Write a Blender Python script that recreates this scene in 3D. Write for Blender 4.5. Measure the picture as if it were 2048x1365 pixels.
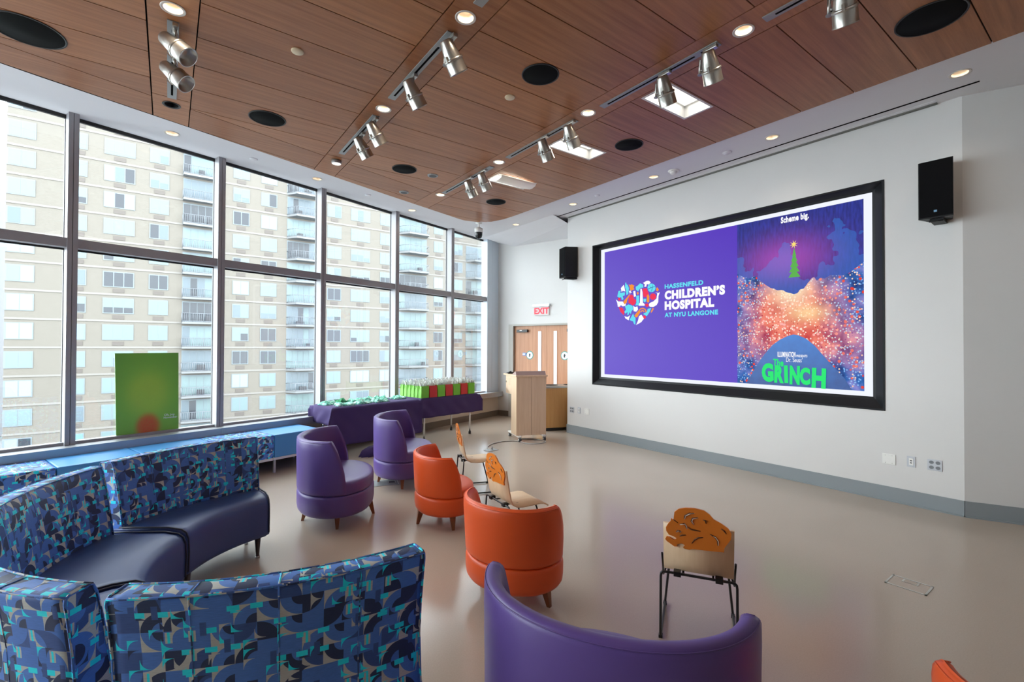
import bpy, bmesh, math, random
from mathutils import Vector, Matrix
random.seed(7)
sc = bpy.context.scene
for o in list(bpy.data.objects): bpy.data.objects.remove(o)

# ------------------------------------------------------------------ camera
YAW, PITCH, ROLL, HC = 0.64645, 0.010842, 0.0035195, 1.67
fw = Vector((math.sin(YAW)*math.cos(PITCH), math.cos(YAW)*math.cos(PITCH), math.sin(PITCH)))
rt = Vector((math.cos(YAW), -math.sin(YAW), 0)); up = rt.cross(fw)
r2 = rt*math.cos(ROLL) + up*math.sin(ROLL); u2 = -rt*math.sin(ROLL) + up*math.cos(ROLL)
cd = bpy.data.cameras.new('camera'); cam = bpy.data.objects.new('camera', cd); sc.collection.objects.link(cam)
cd.sensor_width = 36; cd.lens = 939.3/2048*36; cd.clip_start = .05; cd.clip_end = 500
m = Matrix((r2, u2, -fw)).transposed().to_4x4(); m.translation = (0, 0, HC); cam.matrix_world = m
sc.camera = cam
# ------------------------------------------------------------------ sky, exposure
sc.view_settings.view_transform = 'Standard'; sc.view_settings.look = 'None'
sc.view_settings.exposure = 0.38; sc.view_settings.gamma = 1.0; sc.view_settings.use_curve_mapping = False
wd = bpy.data.worlds.new('overcast_sky'); sc.world = wd; wd.use_nodes = True
bg = wd.node_tree.nodes['Background']; bg.inputs[0].default_value = (.86, .94, 1.0, 1); bg.inputs[1].default_value = 8.0
sc.cycles.use_denoising = True
sc.cycles.max_bounces = 8; sc.cycles.diffuse_bounces = 5; sc.cycles.transparent_max_bounces = 16
sc.cycles.caustics_reflective = False; sc.cycles.caustics_refractive = False
sc.cycles.sample_clamp_indirect = 6.0

def lamp(name, kind, loc, energy, color=(1, .86, .7), rot=(0, 0, 0), **kw):
    l = bpy.data.lights.new(name, kind); l.energy = energy; l.color = color
    for k, v in kw.items(): setattr(l, k, v)
    o = bpy.data.objects.new(name, l); sc.collection.objects.link(o); o.location = loc; o.rotation_euler = rot
    return o
# added fill lamps below the ceiling behind and beside the camera, without fixtures
ZC = 4.18
for i, (x, y) in enumerate([(-3.5, -1.5), (-.5, -2.5), (2.5, -2.5), (4.6, -1.2), (-3.0, 1.6), (0.3, .4), (2.9, .4)]):
    lamp('added_fill_lamp', 'AREA', (x, y, ZC-.03), 3, (1, .96, .92), shape='RECTANGLE', size=1.2, size_y=.6)

# ------------------------------------------------------------------ helpers
def lin(c):
    f = lambda v: v/12.92 if v <= .04045 else ((v+.055)/1.055)**2.4
    return tuple(f(x/255) for x in c)
MATS = {}
def mat(name, col, rough=.5, metal=0.0, emit=None, estr=1.0, coat=0.0, spec=.5, noise=0.0, nscale=60, bump=0.0):
    if name in MATS: return MATS[name]
    m = bpy.data.materials.new(name); m.use_nodes = True; nt = m.node_tree; b = nt.nodes['Principled BSDF']
    b.inputs['Base Color'].default_value = (*col, 1); b.inputs['Roughness'].default_value = rough
    b.inputs['Metallic'].default_value = metal; b.inputs['Coat Weight'].default_value = coat
    b.inputs['Specular IOR Level'].default_value = spec
    if emit: b.inputs['Emission Color'].default_value = (*emit, 1); b.inputs['Emission Strength'].default_value = estr
    if noise or bump:
        tc = nt.nodes.new('ShaderNodeTexCoord'); n = nt.nodes.new('ShaderNodeTexNoise'); n.inputs['Scale'].default_value = nscale
        n.inputs['Detail'].default_value = 4; nt.links.new(tc.outputs['Object'], n.inputs['Vector'])
        if noise:
            mx = nt.nodes.new('ShaderNodeMix'); mx.data_type = 'RGBA'
            mx.inputs[6].default_value = (*[c*(1-noise) for c in col], 1); mx.inputs[7].default_value = (*[min(1, c*(1+noise)) for c in col], 1)
            nt.links.new(n.outputs['Fac'], mx.inputs[0]); nt.links.new(mx.outputs[2], b.inputs['Base Color'])
        if bump:
            bp = nt.nodes.new('ShaderNodeBump'); bp.inputs['Strength'].default_value = bump; bp.inputs['Distance'].default_value = .002
            nt.links.new(n.outputs['Fac'], bp.inputs['Height']); nt.links.new(bp.outputs[0], b.inputs['Normal'])
    MATS[name] = m; return m
def emat(name, col, s=1.0):
    if name in MATS: return MATS[name]
    m = bpy.data.materials.new(name); m.use_nodes = True; nt = m.node_tree; nt.nodes.clear()
    e = nt.nodes.new('ShaderNodeEmission'); e.inputs[0].default_value = (*col, 1); e.inputs[1].default_value = s
    o = nt.nodes.new('ShaderNodeOutputMaterial'); nt.links.new(e.outputs[0], o.inputs[0]); MATS[name] = m; return m
class NG:   # small node helper
    def __init__(s, name):
        s.m = bpy.data.materials.new(name); s.m.use_nodes = True; s.t = s.m.node_tree; s.b = s.t.nodes['Principled BSDF']; MATS[name] = s.m
    def n(s, t, **kw):
        x = s.t.nodes.new(t)
        for k, v in kw.items(): setattr(x, k, v)
        return x
    def l(s, a, b): s.t.links.new(a, b)
    def put(s, sock, v):
        if isinstance(v, (int, float)): sock.default_value = v
        elif isinstance(v, tuple): sock.default_value = v if len(v) == 4 or sock.type == 'VECTOR' else (*v, 1)
        else: s.l(v, sock)
    def math(s, op, a, b=0.0, c=None):
        x = s.n('ShaderNodeMath', operation=op); s.put(x.inputs[0], a); s.put(x.inputs[1], b)
        if c is not None: s.put(x.inputs[2], c)
        return x.outputs[0]
    def mix(s, f, a, b):
        x = s.n('ShaderNodeMix', data_type='RGBA'); s.put(x.inputs[0], f); s.put(x.inputs[6], a); s.put(x.inputs[7], b); return x.outputs[2]

class MB:
    """collects shapes in a bmesh; build() links them as ONE mesh object"""
    def __init__(s): s.bm = bmesh.new(); s.uv = s.bm.loops.layers.uv.new('UVMap')
    def box(s, x0, x1, y0, y1, z0, z1, bev=0, M=None, mi=0):
        r = bmesh.ops.create_cube(s.bm, size=1); vs = r['verts']
        for v in vs: v.co = Vector((x0+(v.co.x+.5)*(x1-x0), y0+(v.co.y+.5)*(y1-y0), z0+(v.co.z+.5)*(z1-z0)))
        fs = {f for v in vs for f in v.link_faces}
        if bev:
            es = {e for v in vs for e in v.link_edges}
            r = bmesh.ops.bevel(s.bm, geom=list(es), offset=bev, segments=2, affect='EDGES', profile=.6)
            fs = set(r['faces']); vs = r['verts']
            fs = {f for v in vs for f in v.link_faces}; vs = {v for f in fs for v in f.verts}
        for f in fs: f.material_index = mi
        if M is not None: bmesh.ops.transform(s.bm, matrix=M, verts=list(vs))
        return s
    def poly(s, pts, mi=0):
        vs = [s.bm.verts.new(p) for p in pts]; f = s.bm.faces.new(vs); f.material_index = mi; return f
    def prism(s, pts, d, mi=0):      # planar 3D loop extruded by vector d
        d = Vector(d); a = [s.bm.verts.new(p) for p in pts]; b = [s.bm.verts.new(Vector(p)+d) for p in pts]; n = len(a)
        fs = [s.bm.faces.new(a[::-1]), s.bm.faces.new(b)]
        for i in range(n): fs.append(s.bm.faces.new((a[i], a[(i+1) % n], b[(i+1) % n], b[i])))
        for f in fs: f.material_index = mi
        return s
    def tube(s, pts, r, n=8, cap=True, mi=0, closed=False):
        pts = [Vector(p) for p in pts]; rr = r if isinstance(r, (list, tuple)) else [r]*len(pts); rings = []
        prev = None
        for i, p in enumerate(pts):
            if closed: t = (pts[(i+1) % len(pts)]-pts[i-1])
            else: t = (pts[min(i+1, len(pts)-1)]-pts[max(i-1, 0)])
            t.normalize()
            a = prev if prev is not None else (Vector((0, 0, 1)) if abs(t.z) < .9 else Vector((1, 0, 0)))
            x = (a-t*a.dot(t)).normalized(); y = t.cross(x); prev = x
            rings.append([s.bm.verts.new(p+(x*math.cos(2*math.pi*k/n)+y*math.sin(2*math.pi*k/n))*rr[i]) for k in range(n)])
        L = len(rings)
        for i in range(L if closed else L-1):
            A, B = rings[i], rings[(i+1) % L]
            for k in range(n):
                f = s.bm.faces.new((A[k], A[(k+1) % n], B[(k+1) % n], B[k])); f.smooth = True; f.material_index = mi
        if cap and not closed:
            s.bm.faces.new(rings[0][::-1]).material_index = mi; s.bm.faces.new(rings[-1]).material_index = mi
        return s
    def lathe(s, prof, n=24, M=None, mi=0, smooth=True):     # prof: (r,z) list about local z
        M = M or Matrix.Identity(4); rings = []
        for r, z in prof:
            rings.append([s.bm.verts.new(M @ Vector((r*math.cos(2*math.pi*k/n), r*math.sin(2*math.pi*k/n), z))) for k in range(n)] if r > 1e-6 else [s.bm.verts.new(M @ Vector((0, 0, z)))])
        for A, B in zip(rings, rings[1:]):
            for k in range(n):
                if len(A) > 1 and len(B) > 1: f = s.bm.faces.new((A[k], A[(k+1) % n], B[(k+1) % n], B[k]))
                elif len(A) > 1: f = s.bm.faces.new((A[k], A[(k+1) % n], B[0]))
                elif len(B) > 1: f = s.bm.faces.new((A[0], B[(k+1) % n], B[k]))
                else: continue
                f.smooth = smooth; f.material_index = mi
        return s
    def loft(s, rings, cap0=True, cap1=True, closed=True, smooth=True, mi=0):
        R = [[s.bm.verts.new(p) for p in r] for r in rings]; n = len(R[0])
        for A, B in zip(R, R[1:]):
            for k in range(n if closed else n-1):
                f = s.bm.faces.new((A[k], A[(k+1) % n], B[(k+1) % n], B[k])); f.smooth = smooth; f.material_index = mi
        if cap0: s.bm.faces.new(R[0][::-1]).material_index = mi
        if cap1: s.bm.faces.new(R[-1]).material_index = mi
        return s
    def mesh(s, name, mats, uvs=True, recalc=True):
        if recalc: bmesh.ops.recalc_face_normals(s.bm, faces=s.bm.faces[:])
        if uvs:
            s.bm.normal_update()
            for f in s.bm.faces:
                nn = f.normal; ax = max(range(3), key=lambda i: abs(nn[i])); a, b = ((1, 2), (0, 2), (0, 1))[ax]
                for lp in f.loops: lp[s.uv].uv = (lp.vert.co[a], lp.vert.co[b])
        me = bpy.data.meshes.new(name); s.bm.to_mesh(me); s.bm.free()
        for mm in (mats if isinstance(mats, (list, tuple)) else [mats]): me.materials.append(mm)
        return me
    def build(s, name, mats, parent=None, loc=(0, 0, 0), rz=0, **kw):
        return link(name, s.mesh(name, mats, **kw), parent, loc, rz)
def link(name, data, parent=None, loc=(0, 0, 0), rz=0):
    o = bpy.data.objects.new(name, data); sc.collection.objects.link(o); o.location = loc; o.rotation_euler = (0, 0, rz); o.parent = parent; return o
def tag(o, label, cat, group=None, kind=None):
    o['label'] = label; o['category'] = cat
    if group: o['group'] = group
    if kind: o['kind'] = kind
    return o
def thing(name, label, cat, loc=(0, 0, 0), rz=0, group=None):
    o = bpy.data.objects.new(name, None); sc.collection.objects.link(o); o.empty_display_size = .1
    o.location = loc; o.rotation_euler = (0, 0, rz); return tag(o, label, cat, group)
def struct(o): o['kind'] = 'structure'; return o
def copy_tree(o, parent=None, loc=None, rz=None):
    c = o.copy(); sc.collection.objects.link(c); c.parent = parent
    if loc is not None: c.location = loc
    if rz is not None: c.rotation_euler = (0, 0, rz)
    for ch in list(o.children): copy_tree(ch, c)
    return c
def text_mesh(txt, size, bold=0.0, depth=0.0008, align='LEFT', spacing=1.0, shear=0.0):
    cu = bpy.data.curves.new('lettering', 'FONT'); cu.body = txt; cu.size = size; cu.offset = bold; cu.extrude = depth
    cu.align_x = align; cu.space_character = spacing; cu.shear = shear; cu.resolution_u = 4
    ob = bpy.data.objects.new('lettering', cu); sc.collection.objects.link(ob)
    dg = bpy.context.evaluated_depsgraph_get(); me = bpy.data.meshes.new_from_object(ob.evaluated_get(dg))
    bpy.data.objects.remove(ob); return me
# ------------------------------------------------------------------ materials
def wood_mat(name, c1, c2, rough=.35, scale=(1.2, 26, 26), rnd=.12, spec=.4):
    g = NG(name); tc = g.n('ShaderNodeTexCoord'); mp = g.n('ShaderNodeMapping'); mp.inputs['Scale'].default_value = scale
    g.l(tc.outputs['Object'], mp.inputs[0]); geo = g.n('ShaderNodeNewGeometry')
    off = g.n('ShaderNodeVectorMath', operation='SCALE'); cb = g.n('ShaderNodeCombineXYZ')
    r = geo.outputs['Random Per Island']
    g.l(g.math('MULTIPLY', r, 40), cb.inputs[0]); g.l(g.math('MULTIPLY', r, 17), cb.inputs[1])
    ad = g.n('ShaderNodeVectorMath', operation='ADD'); g.l(mp.outputs[0], ad.inputs[0]); g.l(cb.outputs[0], ad.inputs[1])
    n = g.n('ShaderNodeTexNoise'); n.inputs['Scale'].default_value = 1; n.inputs['Detail'].default_value = 6; n.inputs['Roughness'].default_value = .65
    g.l(ad.outputs[0], n.inputs[0])
    f = g.math('ADD', n.outputs['Fac'], g.math('MULTIPLY', g.math('SUBTRACT', r, .5), rnd*2))
    rp = g.n('ShaderNodeMapRange'); rp.inputs[1].default_value = .3; rp.inputs[2].default_value = .7; g.l(f, rp.inputs[0])
    g.l(g.mix(rp.outputs[0], c1, c2), g.b.inputs['Base Color']); g.b.inputs['Roughness'].default_value = rough; g.b.inputs['Specular IOR Level'].default_value = spec
    return g.m
WOODC = wood_mat('cherry_wood_panel', lin((142, 88, 52)), lin((174, 116, 74)), .38)
DOORW = wood_mat('door_veneer', lin((186, 132, 98)), lin((206, 154, 118)), .4, (30, 30, 1.2))
MAPLE = wood_mat('maple_veneer', lin((214, 182, 150)), lin((228, 200, 170)), .4, (30, 30, 1.5))
OAKV = wood_mat('bin_veneer', lin((198, 150, 92)), lin((212, 166, 108)), .4, (25, 25, 1.5))
PLY = wood_mat('birch_plywood', lin((222, 190, 152)), lin((234, 206, 172)), .35, (20, 3, 3))
LEGW = wood_mat('walnut_leg', lin((120, 72, 44)), lin((150, 92, 58)), .4, (20, 20, 2))
DLEG = mat('dark_leg', lin((70, 56, 50)), .4)
WALLM = mat('wall_paint', lin((216, 215, 213)), .55, noise=.02, nscale=3)
CEILM = mat('ceiling_paint', lin((228, 228, 232)), .8)
BLACK = mat('black', (.006, .006, .007), .4); VOID = mat('dark_gap', (.004, .0035, .003), .9, spec=.05)
ALU = mat('mullion_paint', lin((158, 157, 161)), .45, .0); ALUW = mat('jamb_metal', lin((205, 216, 228)), .4, .2)
SILLM = mat('sill_metal', lin((168, 170, 174)), .35, .4)
KNEE = mat('knee_wall', lin((196, 186, 172)), .6)
BASEG = mat('grey_baseboard', lin((138, 146, 150)), .4); BASEB = mat('brown_baseboard', lin((104, 94, 84)), .45)
WHITE = mat('white_plastic', lin((236, 236, 232)), .35); CREAM = mat('cream_plastic', lin((214, 196, 164)), .4)
GREYP = mat('grey_metal', lin((150, 152, 152)), .4, .3); STEEL = mat('satin_steel', lin((186, 184, 178)), .3, .85); CHROME = mat('chrome', (.75, .76, .78), .12, 1.0)
ROD = mat('black_rod', (.008, .008, .009), .35)
PURP = mat('purple_vinyl', lin((94, 72, 142)), .4, bump=.08, nscale=260)
ORNG = mat('orange_vinyl', lin((222, 84, 28)), .42, bump=.08, nscale=260)
NAVY = mat('navy_vinyl', lin((54, 76, 134)), .42, bump=.06, nscale=260)
LBLUE = mat('light_blue_vinyl', lin((72, 146, 206)), .4, bump=.06, nscale=260)
CLOTH = mat('purple_cloth', lin((62, 44, 96)), .85, bump=.3, nscale=300)
GREENB = mat('green_paper', lin((112, 190, 48)), .5); REDB = mat('red_paper', lin((196, 32, 38)), .5)
RING = mat('white_trim', lin((225, 222, 216)), .4); REFL = mat('warm_reflector', lin((236, 222, 204)), .3, .4)
LAMPE = emat('lamp_glow', (1.0, .86, .66), 2.6); DIFFE = emat('diffuser_glow', (1.0, .94, .84), 1.5)
def glass_mat():
    m = bpy.data.materials.new('window_glass'); m.use_nodes = True; t = m.node_tree; t.nodes.clear(); N = t.nodes.new
    tr = N('ShaderNodeBsdfTransparent'); tr.inputs[0].default_value = (.97, .985, .98, 1); gl = N('ShaderNodeBsdfGlossy'); gl.inputs['Roughness'].default_value = 0
    lw = N('ShaderNodeLayerWeight'); lw.inputs[0].default_value = .25; mx = N('ShaderNodeMixShader'); o = N('ShaderNodeOutputMaterial')
    mm = N('ShaderNodeMath'); mm.operation = 'MULTIPLY_ADD'; mm.inputs[1].default_value = .35; mm.inputs[2].default_value = .015
    t.links.new(lw.outputs['Fresnel'], mm.inputs[0]); t.links.new(mm.outputs[0], mx.inputs[0])
    t.links.new(tr.outputs[0], mx.inputs[1]); t.links.new(gl.outputs[0], mx.inputs[2]); t.links.new(mx.outputs[0], o.inputs[0]); return m
GLASS = glass_mat()
def floor_mat():
    g = NG('vinyl_floor'); tc = g.n('ShaderNodeTexCoord'); n = g.n('ShaderNodeTexNoise'); n.inputs['Scale'].default_value = 140; n.inputs['Detail'].default_value = 3
    g.l(tc.outputs['Object'], n.inputs[0]); n2 = g.n('ShaderNodeTexNoise'); n2.inputs['Scale'].default_value = .8; g.l(tc.outputs['Object'], n2.inputs[0])
    f = g.math('ADD', g.math('MULTIPLY', n.outputs['Fac'], .6), g.math('MULTIPLY', n2.outputs['Fac'], .4))
    g.l(g.mix(f, lin((164, 150, 137)), lin((190, 175, 160))), g.b.inputs['Base Color'])
    r = g.math('MULTIPLY_ADD', n2.outputs['Fac'], .06, .16); g.l(r, g.b.inputs['Roughness'])
    bp = g.n('ShaderNodeBump'); bp.inputs['Strength'].default_value = .05; bp.inputs['Distance'].default_value = .002; g.l(n.outputs['Fac'], bp.inputs['Height']); g.l(bp.outputs[0], g.b.inputs['Normal'])
    g.b.inputs['Specular IOR Level'].default_value = .5
    return g.m
FLOORM = floor_mat()
def pattern_mat(name='patterned_upholstery', cell=.068, gain=1.75):
    """printed geometric cloth: quarter discs, arches and small bars, in UV metres"""
    g = NG(name); uv = g.n('ShaderNodeUVMap'); uv.uv_map = 'UVMap'
    def c(*rgb): return tuple(v*gain for v in lin(rgb))
    blue, dblue, navy, grey, teal = c(62, 100, 164), c(48, 72, 122), c(36, 48, 76), c(150, 154, 152), c(28, 188, 202)
    def cells(sx, sy, ox=0.0, oy=0.0):
        mp = g.n('ShaderNodeMapping'); mp.inputs['Scale'].default_value = (1/sx, 1/sy, 1); mp.inputs['Location'].default_value = (ox, oy, 0)
        g.l(uv.outputs[0], mp.inputs[0]); fl = g.n('ShaderNodeVectorMath', operation='FLOOR'); g.l(mp.outputs[0], fl.inputs[0])
        fr = g.n('ShaderNodeVectorMath', operation='FRACTION'); g.l(mp.outputs[0], fr.inputs[0])
        wn = g.n('ShaderNodeTexWhiteNoise', noise_dimensions='2D'); g.l(fl.outputs[0], wn.inputs['Vector'])
        sp = g.n('ShaderNodeSeparateXYZ'); g.l(fr.outputs[0], sp.inputs[0]); sc_ = g.n('ShaderNodeSeparateColor'); g.l(wn.outputs['Color'], sc_.inputs[0])
        return sp.outputs[0], sp.outputs[1], sc_.outputs[0], sc_.outputs[1], sc_.outputs[2], wn.outputs['Value']
    x, y, r, gr, b, v = cells(cell, cell)
    fx = g.math('GREATER_THAN', r, .5); fy = g.math('GREATER_THAN', gr, .5)
    x1 = g.math('ABSOLUTE', g.math('SUBTRACT', x, fx)); y1 = g.math('ABSOLUTE', g.math('SUBTRACT', y, fy))
    d = g.math('SQRT', g.math('ADD', g.math('MULTIPLY', x1, x1), g.math('MULTIPLY', y1, y1)))
    inside = g.math('LESS_THAN', d, .98); core = g.math('LESS_THAN', d, .48)
    incol = g.mix(g.math('GREATER_THAN', b, .68), g.mix(g.math('GREATER_THAN', b, .56), blue, dblue), navy)
    outcol = g.mix(g.math('GREATER_THAN', v, .42), g.mix(g.math('GREATER_THAN', v, .22), blue, dblue), grey)
    corecol = g.mix(g.math('GREATER_THAN', v, .5), incol, g.mix(g.math('GREATER_THAN', b, .58), navy, blue))
    col = g.mix(inside, outcol, g.mix(core, incol, corecol))
    plain = g.math('GREATER_THAN', g.math('FRACT', g.math('MULTIPLY', v, 7.3)), .92); col = g.mix(plain, col, blue)
    qx, qy, q1, q2, q3, q4 = cells(cell/2, cell/2, .25, .25)
    ax = g.math('ABSOLUTE', g.math('SUBTRACT', qx, g.math('GREATER_THAN', q1, .5))); ay = g.math('ABSOLUTE', g.math('SUBTRACT', qy, g.math('GREATER_THAN', q2, .5)))
    qd = g.math('GREATER_THAN', g.math('SQRT', g.math('ADD', g.math('MULTIPLY', ax, ax), g.math('MULTIPLY', ay, ay))), .97)
    qcol = g.mix(g.math('GREATER_THAN', q3, .55), teal, g.mix(g.math('GREATER_THAN', q3, .8), grey, navy))
    col = g.mix(g.math('MULTIPLY', qd, g.math('GREATER_THAN', q4, .72)), col, qcol)
    # arches (grey with a dark bar) and teal bars
    X, Y, R, G_, B_, V = cells(cell, cell, .5, .37)
    bar = g.math('MULTIPLY', g.math('LESS_THAN', g.math('ABSOLUTE', g.math('SUBTRACT', X, .5)), .27), g.math('LESS_THAN', g.math('ABSOLUTE', g.math('SUBTRACT', Y, .5)), .14))
    col = g.mix(g.math('MULTIPLY', bar, g.math('GREATER_THAN', V, .56)), col, teal)
    bar2 = g.math('MULTIPLY', g.math('LESS_THAN', g.math('ABSOLUTE', g.math('SUBTRACT', X, .2)), .14), g.math('LESS_THAN', g.math('ABSOLUTE', g.math('SUBTRACT', Y, .4)), .34))
    col = g.mix(g.math('MULTIPLY', bar2, g.math('GREATER_THAN', R, .76)), col, dblue)
    bar3 = g.math('MULTIPLY', g.math('LESS_THAN', g.math('ABSOLUTE', g.math('SUBTRACT', X, .72)), .16), g.math('LESS_THAN', g.math('ABSOLUTE', g.math('SUBTRACT', Y, .7)), .28))
    col = g.mix(g.math('MULTIPLY', bar3, g.math('GREATER_THAN', G_, .8)), col, grey)
    bar4 = g.math('MULTIPLY', g.math('LESS_THAN', g.math('ABSOLUTE', g.math('SUBTRACT', X, .72)), .06), g.math('LESS_THAN', g.math('ABSOLUTE', g.math('SUBTRACT', Y, .7)), .28))
    col = g.mix(g.math('MULTIPLY', bar4, g.math('GREATER_THAN', G_, .8)), col, teal)
    # fine weave streaks
    mp = g.n('ShaderNodeMapping'); mp.inputs['Scale'].default_value = (30, 420, 1); g.l(uv.outputs[0], mp.inputs[0])
    nz = g.n('ShaderNodeTexNoise'); nz.inputs['Scale'].default_value = 1; nz.inputs['Detail'].default_value = 2; g.l(mp.outputs[0], nz.inputs[0])
    hs = g.n('ShaderNodeHueSaturation'); g.l(g.math('MULTIPLY_ADD', nz.outputs['Fac'], .5, .75), hs.inputs['Value']); g.l(col, hs.inputs['Color'])
    g.l(hs.outputs[0], g.b.inputs['Base Color']); g.b.inputs['Roughness'].default_value = .5; g.b.inputs['Specular IOR Level'].default_value = .3
    return g.m
PATT = pattern_mat()

# ------------------------------------------------------------------ setting: floor, walls, windows
MULX = [(-6.12, 2.66), (-5.62, 4.05), (-4.80, 5.22), (-3.61, 6.036), (-2.197, 6.462), (-.784, 6.888), (.629, 7.314), (2.059, 7.759), (3.515, 8.252), (4.964, 8.718), (6.152, 9.12)]
MUL = [Vector((x, y, 0)) for x, y in MULX]
K = Vector((6.57, 9.26, 0)); BW = Vector((.3044, -.9526, 0)); XW = 6.377
ZS = .585      # sill height
b = MB(); b.prism([(x, y, -.1) for x, y in [(-6.55, -6.3), (11, -6.3), (11, 6.4), (8.4, 9.9), (6.46, 9.45), (-3.66, 6.22), (-4.92, 5.36), (-5.78, 4.14), (-6.3, 2.7), (-6.48, 1.2), (-6.56, -.28)]], (0, 0, .1)); struct(b.build('floor', FLOORM))
wn_ = Vector((-.3, .954, 0))
def seg_box(b, p, q, o0, o1, z0, z1, mi=0, e0=0.0, e1=0.0):   # box along p->q, offsets o0..o1 along the outward normal
    d = (q-p).normalized(); n = Vector((-d.y, d.x, 0)); p = p-d*e0; q = q+d*e1
    b.prism([p+n*o0+Vector((0, 0, z0)), q+n*o0+Vector((0, 0, z0)), q+n*o1+Vector((0, 0, z0)), p+n*o1+Vector((0, 0, z0))], (0, 0, z1-z0), mi)
for p, q in zip(MUL, MUL[1:]+[K]): b = MB(); seg_box(b, p, q, .0, .22, 0, ZS-.04); struct(b.build('wall_window', KNEE))
b = MB(); [seg_box(b, p, q, -.012, .0, 0, .13) for p, q in zip(MUL, MUL[1:]+[K])]; struct(b.build('baseboard_window', BASEB))
b = MB()
for p, q in zip(MUL, MUL[1:]+[K]):
    seg_box(b, p, q, -.15, .16, ZS-.025, ZS); seg_box(b, p, q, -.15, -.13, ZS-.11, ZS-.025)
struct(b.build('window_sill', SILLM))
for i, (p, q) in enumerate(zip(MUL, MUL[1:])):
    f = MB(); d = (q-p).normalized(); L = (q-p).length
    seg_box(f, p, q, .02, .15, 2.72, 2.82); seg_box(f, p, q, .05, .15, ZS, ZS+.03)
    seg_box(f, p, q, .12, .15, 4.14, ZC, 1); seg_box(f, p, q, .125, .14, 2.70, 2.72, 1); seg_box(f, p, q, .125, .14, 2.82, 2.83, 1)
    if i < len(MUL)-2 or True:
        pp = p+d*.087
        seg_box(f, p, p+d*.040, 0, .17, ZS, ZC); seg_box(f, p+d*.045, pp, 0, .17, ZS, ZC); seg_box(f, p+d*.04, p+d*.045, .01, .16, ZS, ZC, 1)
        seg_box(f, p-d*.006, p, .135, .16, ZS, ZC, 1); seg_box(f, pp, pp+d*.006, .135, .16, ZS, ZC, 1)
    w = struct(f.build('window_%d' % (i+1), [ALU, BLACK]))
    g = MB(); d = (q-p).normalized(); seg_box(g, p+d*.087, q, .145, .151, ZS+.03, 4.14); g.build('glass', GLASS, w)
b = MB(); d = (K-MUL[-1]).normalized()
seg_box(b, MUL[-1], MUL[-1]+d*.19, .0, .17, ZS, ZC); seg_box(b, MUL[-1]+d*.194, K+d*.05, .0, .17, ZS, ZC)
struct(b.build('trim_jamb', ALUW))
# back wall with the double door
def bwp(t, z, o=0.0): n = Vector((-.9526, -.3044, 0)); return K+BW*t+n*o+Vector((0, 0, z))     # o>0: into the room
def bw_box(b, t0, t1, z0, z1, o0, o1, mi=0): b.prism([bwp(t0, z0, o0), bwp(t1, z0, o0), bwp(t1, z0, o1), bwp(t0, z0, o1)], (0, 0, z1-z0), mi)
D0, DM, D1, DT = .46, 1.348, 2.236, 2.14
b = MB(); bw_box(b, -.3, D0, 0, ZC+.1, -.12, 0); bw_box(b, D1, 3.2, 0, ZC+.1, -.12, 0); bw_box(b, D0, D1, DT, ZC+.1, -.12, 0); struct(b.build('wall_back', WALLM))
b = MB(); bw_box(b, .02, D0-.14, 0, .13, 0, .012); bw_box(b, D1+.12, 2.7, 0, .13, 0, .012); struct(b.build('baseboard_back', BASEB))
FRM = mat('door_frame_paint', lin((176, 172, 164)), .4)
b = MB(); bw_box(b, D0-.13, D0, 0, DT+.04, -.10, .03); bw_box(b, D1, D1+.10, 0, DT+.04, -.10, .03); bw_box(b, D0, D1, DT, DT+.04, -.10, .03); struct(b.build('trim_door', FRM))
LITG = mat('frosted_lite', lin((232, 240, 244)), .25)
STW = mat('sign_white', lin((240, 244, 244)), .4); STG = mat('sign_green', lin((38, 150, 140)), .4); STB = mat('sign_blue', lin((120, 150, 215)), .4)
for i, (t0, t1, hinge) in enumerate(((D0+.004, DM-.003, 0), (DM+.003, D1-.004, 1))):
    b = MB(); bw_box(b, t0, t1, .01, DT-.004, -.075, -.03); dr = struct(b.build('door_%d' % (i+1), DOORW))
    lt = (1.118, 1.204) if i == 0 else (1.528, 1.613)
    b = MB(); bw_box(b, lt[0], lt[1], .70, 2.013, -.03, -.026); b.build('glass', LITG, dr)
    b = MB(); bw_box(b, lt[0]-.012, lt[0], .69, 2.025, -.03, -.024); bw_box(b, lt[1], lt[1]+.012, .69, 2.025, -.03, -.024); b.build('window_frame', DOORW, dr)
    b = MB(); t = .56 if i == 0 else 1.89; bw_box(b, t, t+.29, 1.99, 2.055, -.03, .03); bw_box(b, t+.09, t+.15, 2.03, 2.04, .03, .034, 1); b.build('door_closer', [mat('closer', (.03, .03, .03), .4), STEEL], dr)
    tc = .893 if i == 0 else 1.808
    def disc(r, o0, o1, mi, b, n=28): b.prism([bwp(tc+r*math.cos(2*math.pi*k/n), 1.462+r*math.sin(2*math.pi*k/n), o0) for k in range(n)], bwp(0, 0, o1)-bwp(0, 0, o0), mi)
    b = MB(); disc(.098, -.03, -.027, 1, b); disc(.082, -.027, -.025, 0, b)
    for dz, s in ((.0, 1), ):
        b.prism([bwp(tc+a, 1.462+z, -.025) for a, z in ((-.028, .0), (0, .05), (.028, 0), (.012, 0), (.012, -.04), (-.012, -.04), (-.012, 0))], bwp(0, 0, .002)-bwp(0, 0, 0), 2)
        b.prism([bwp(tc+a, 1.462+z, -.025) for a, z in ((-.028, -.028), (-.012, -.028), (-.012, -.012), (-.028, -.012))], bwp(0, 0, .0015)-bwp(0, 0, 0), 2)
    b.build('round_sign', [STW, STG, BLACK], dr)
    if i == 0:
        b = MB(); bw_box(b, .70, .80, 1.45, 1.515, -.03, -.02); bw_box(b, .71, .78, 1.47, 1.495, -.02, -.008, 1); b.build('door_pull', [STB, STEEL], dr)
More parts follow.
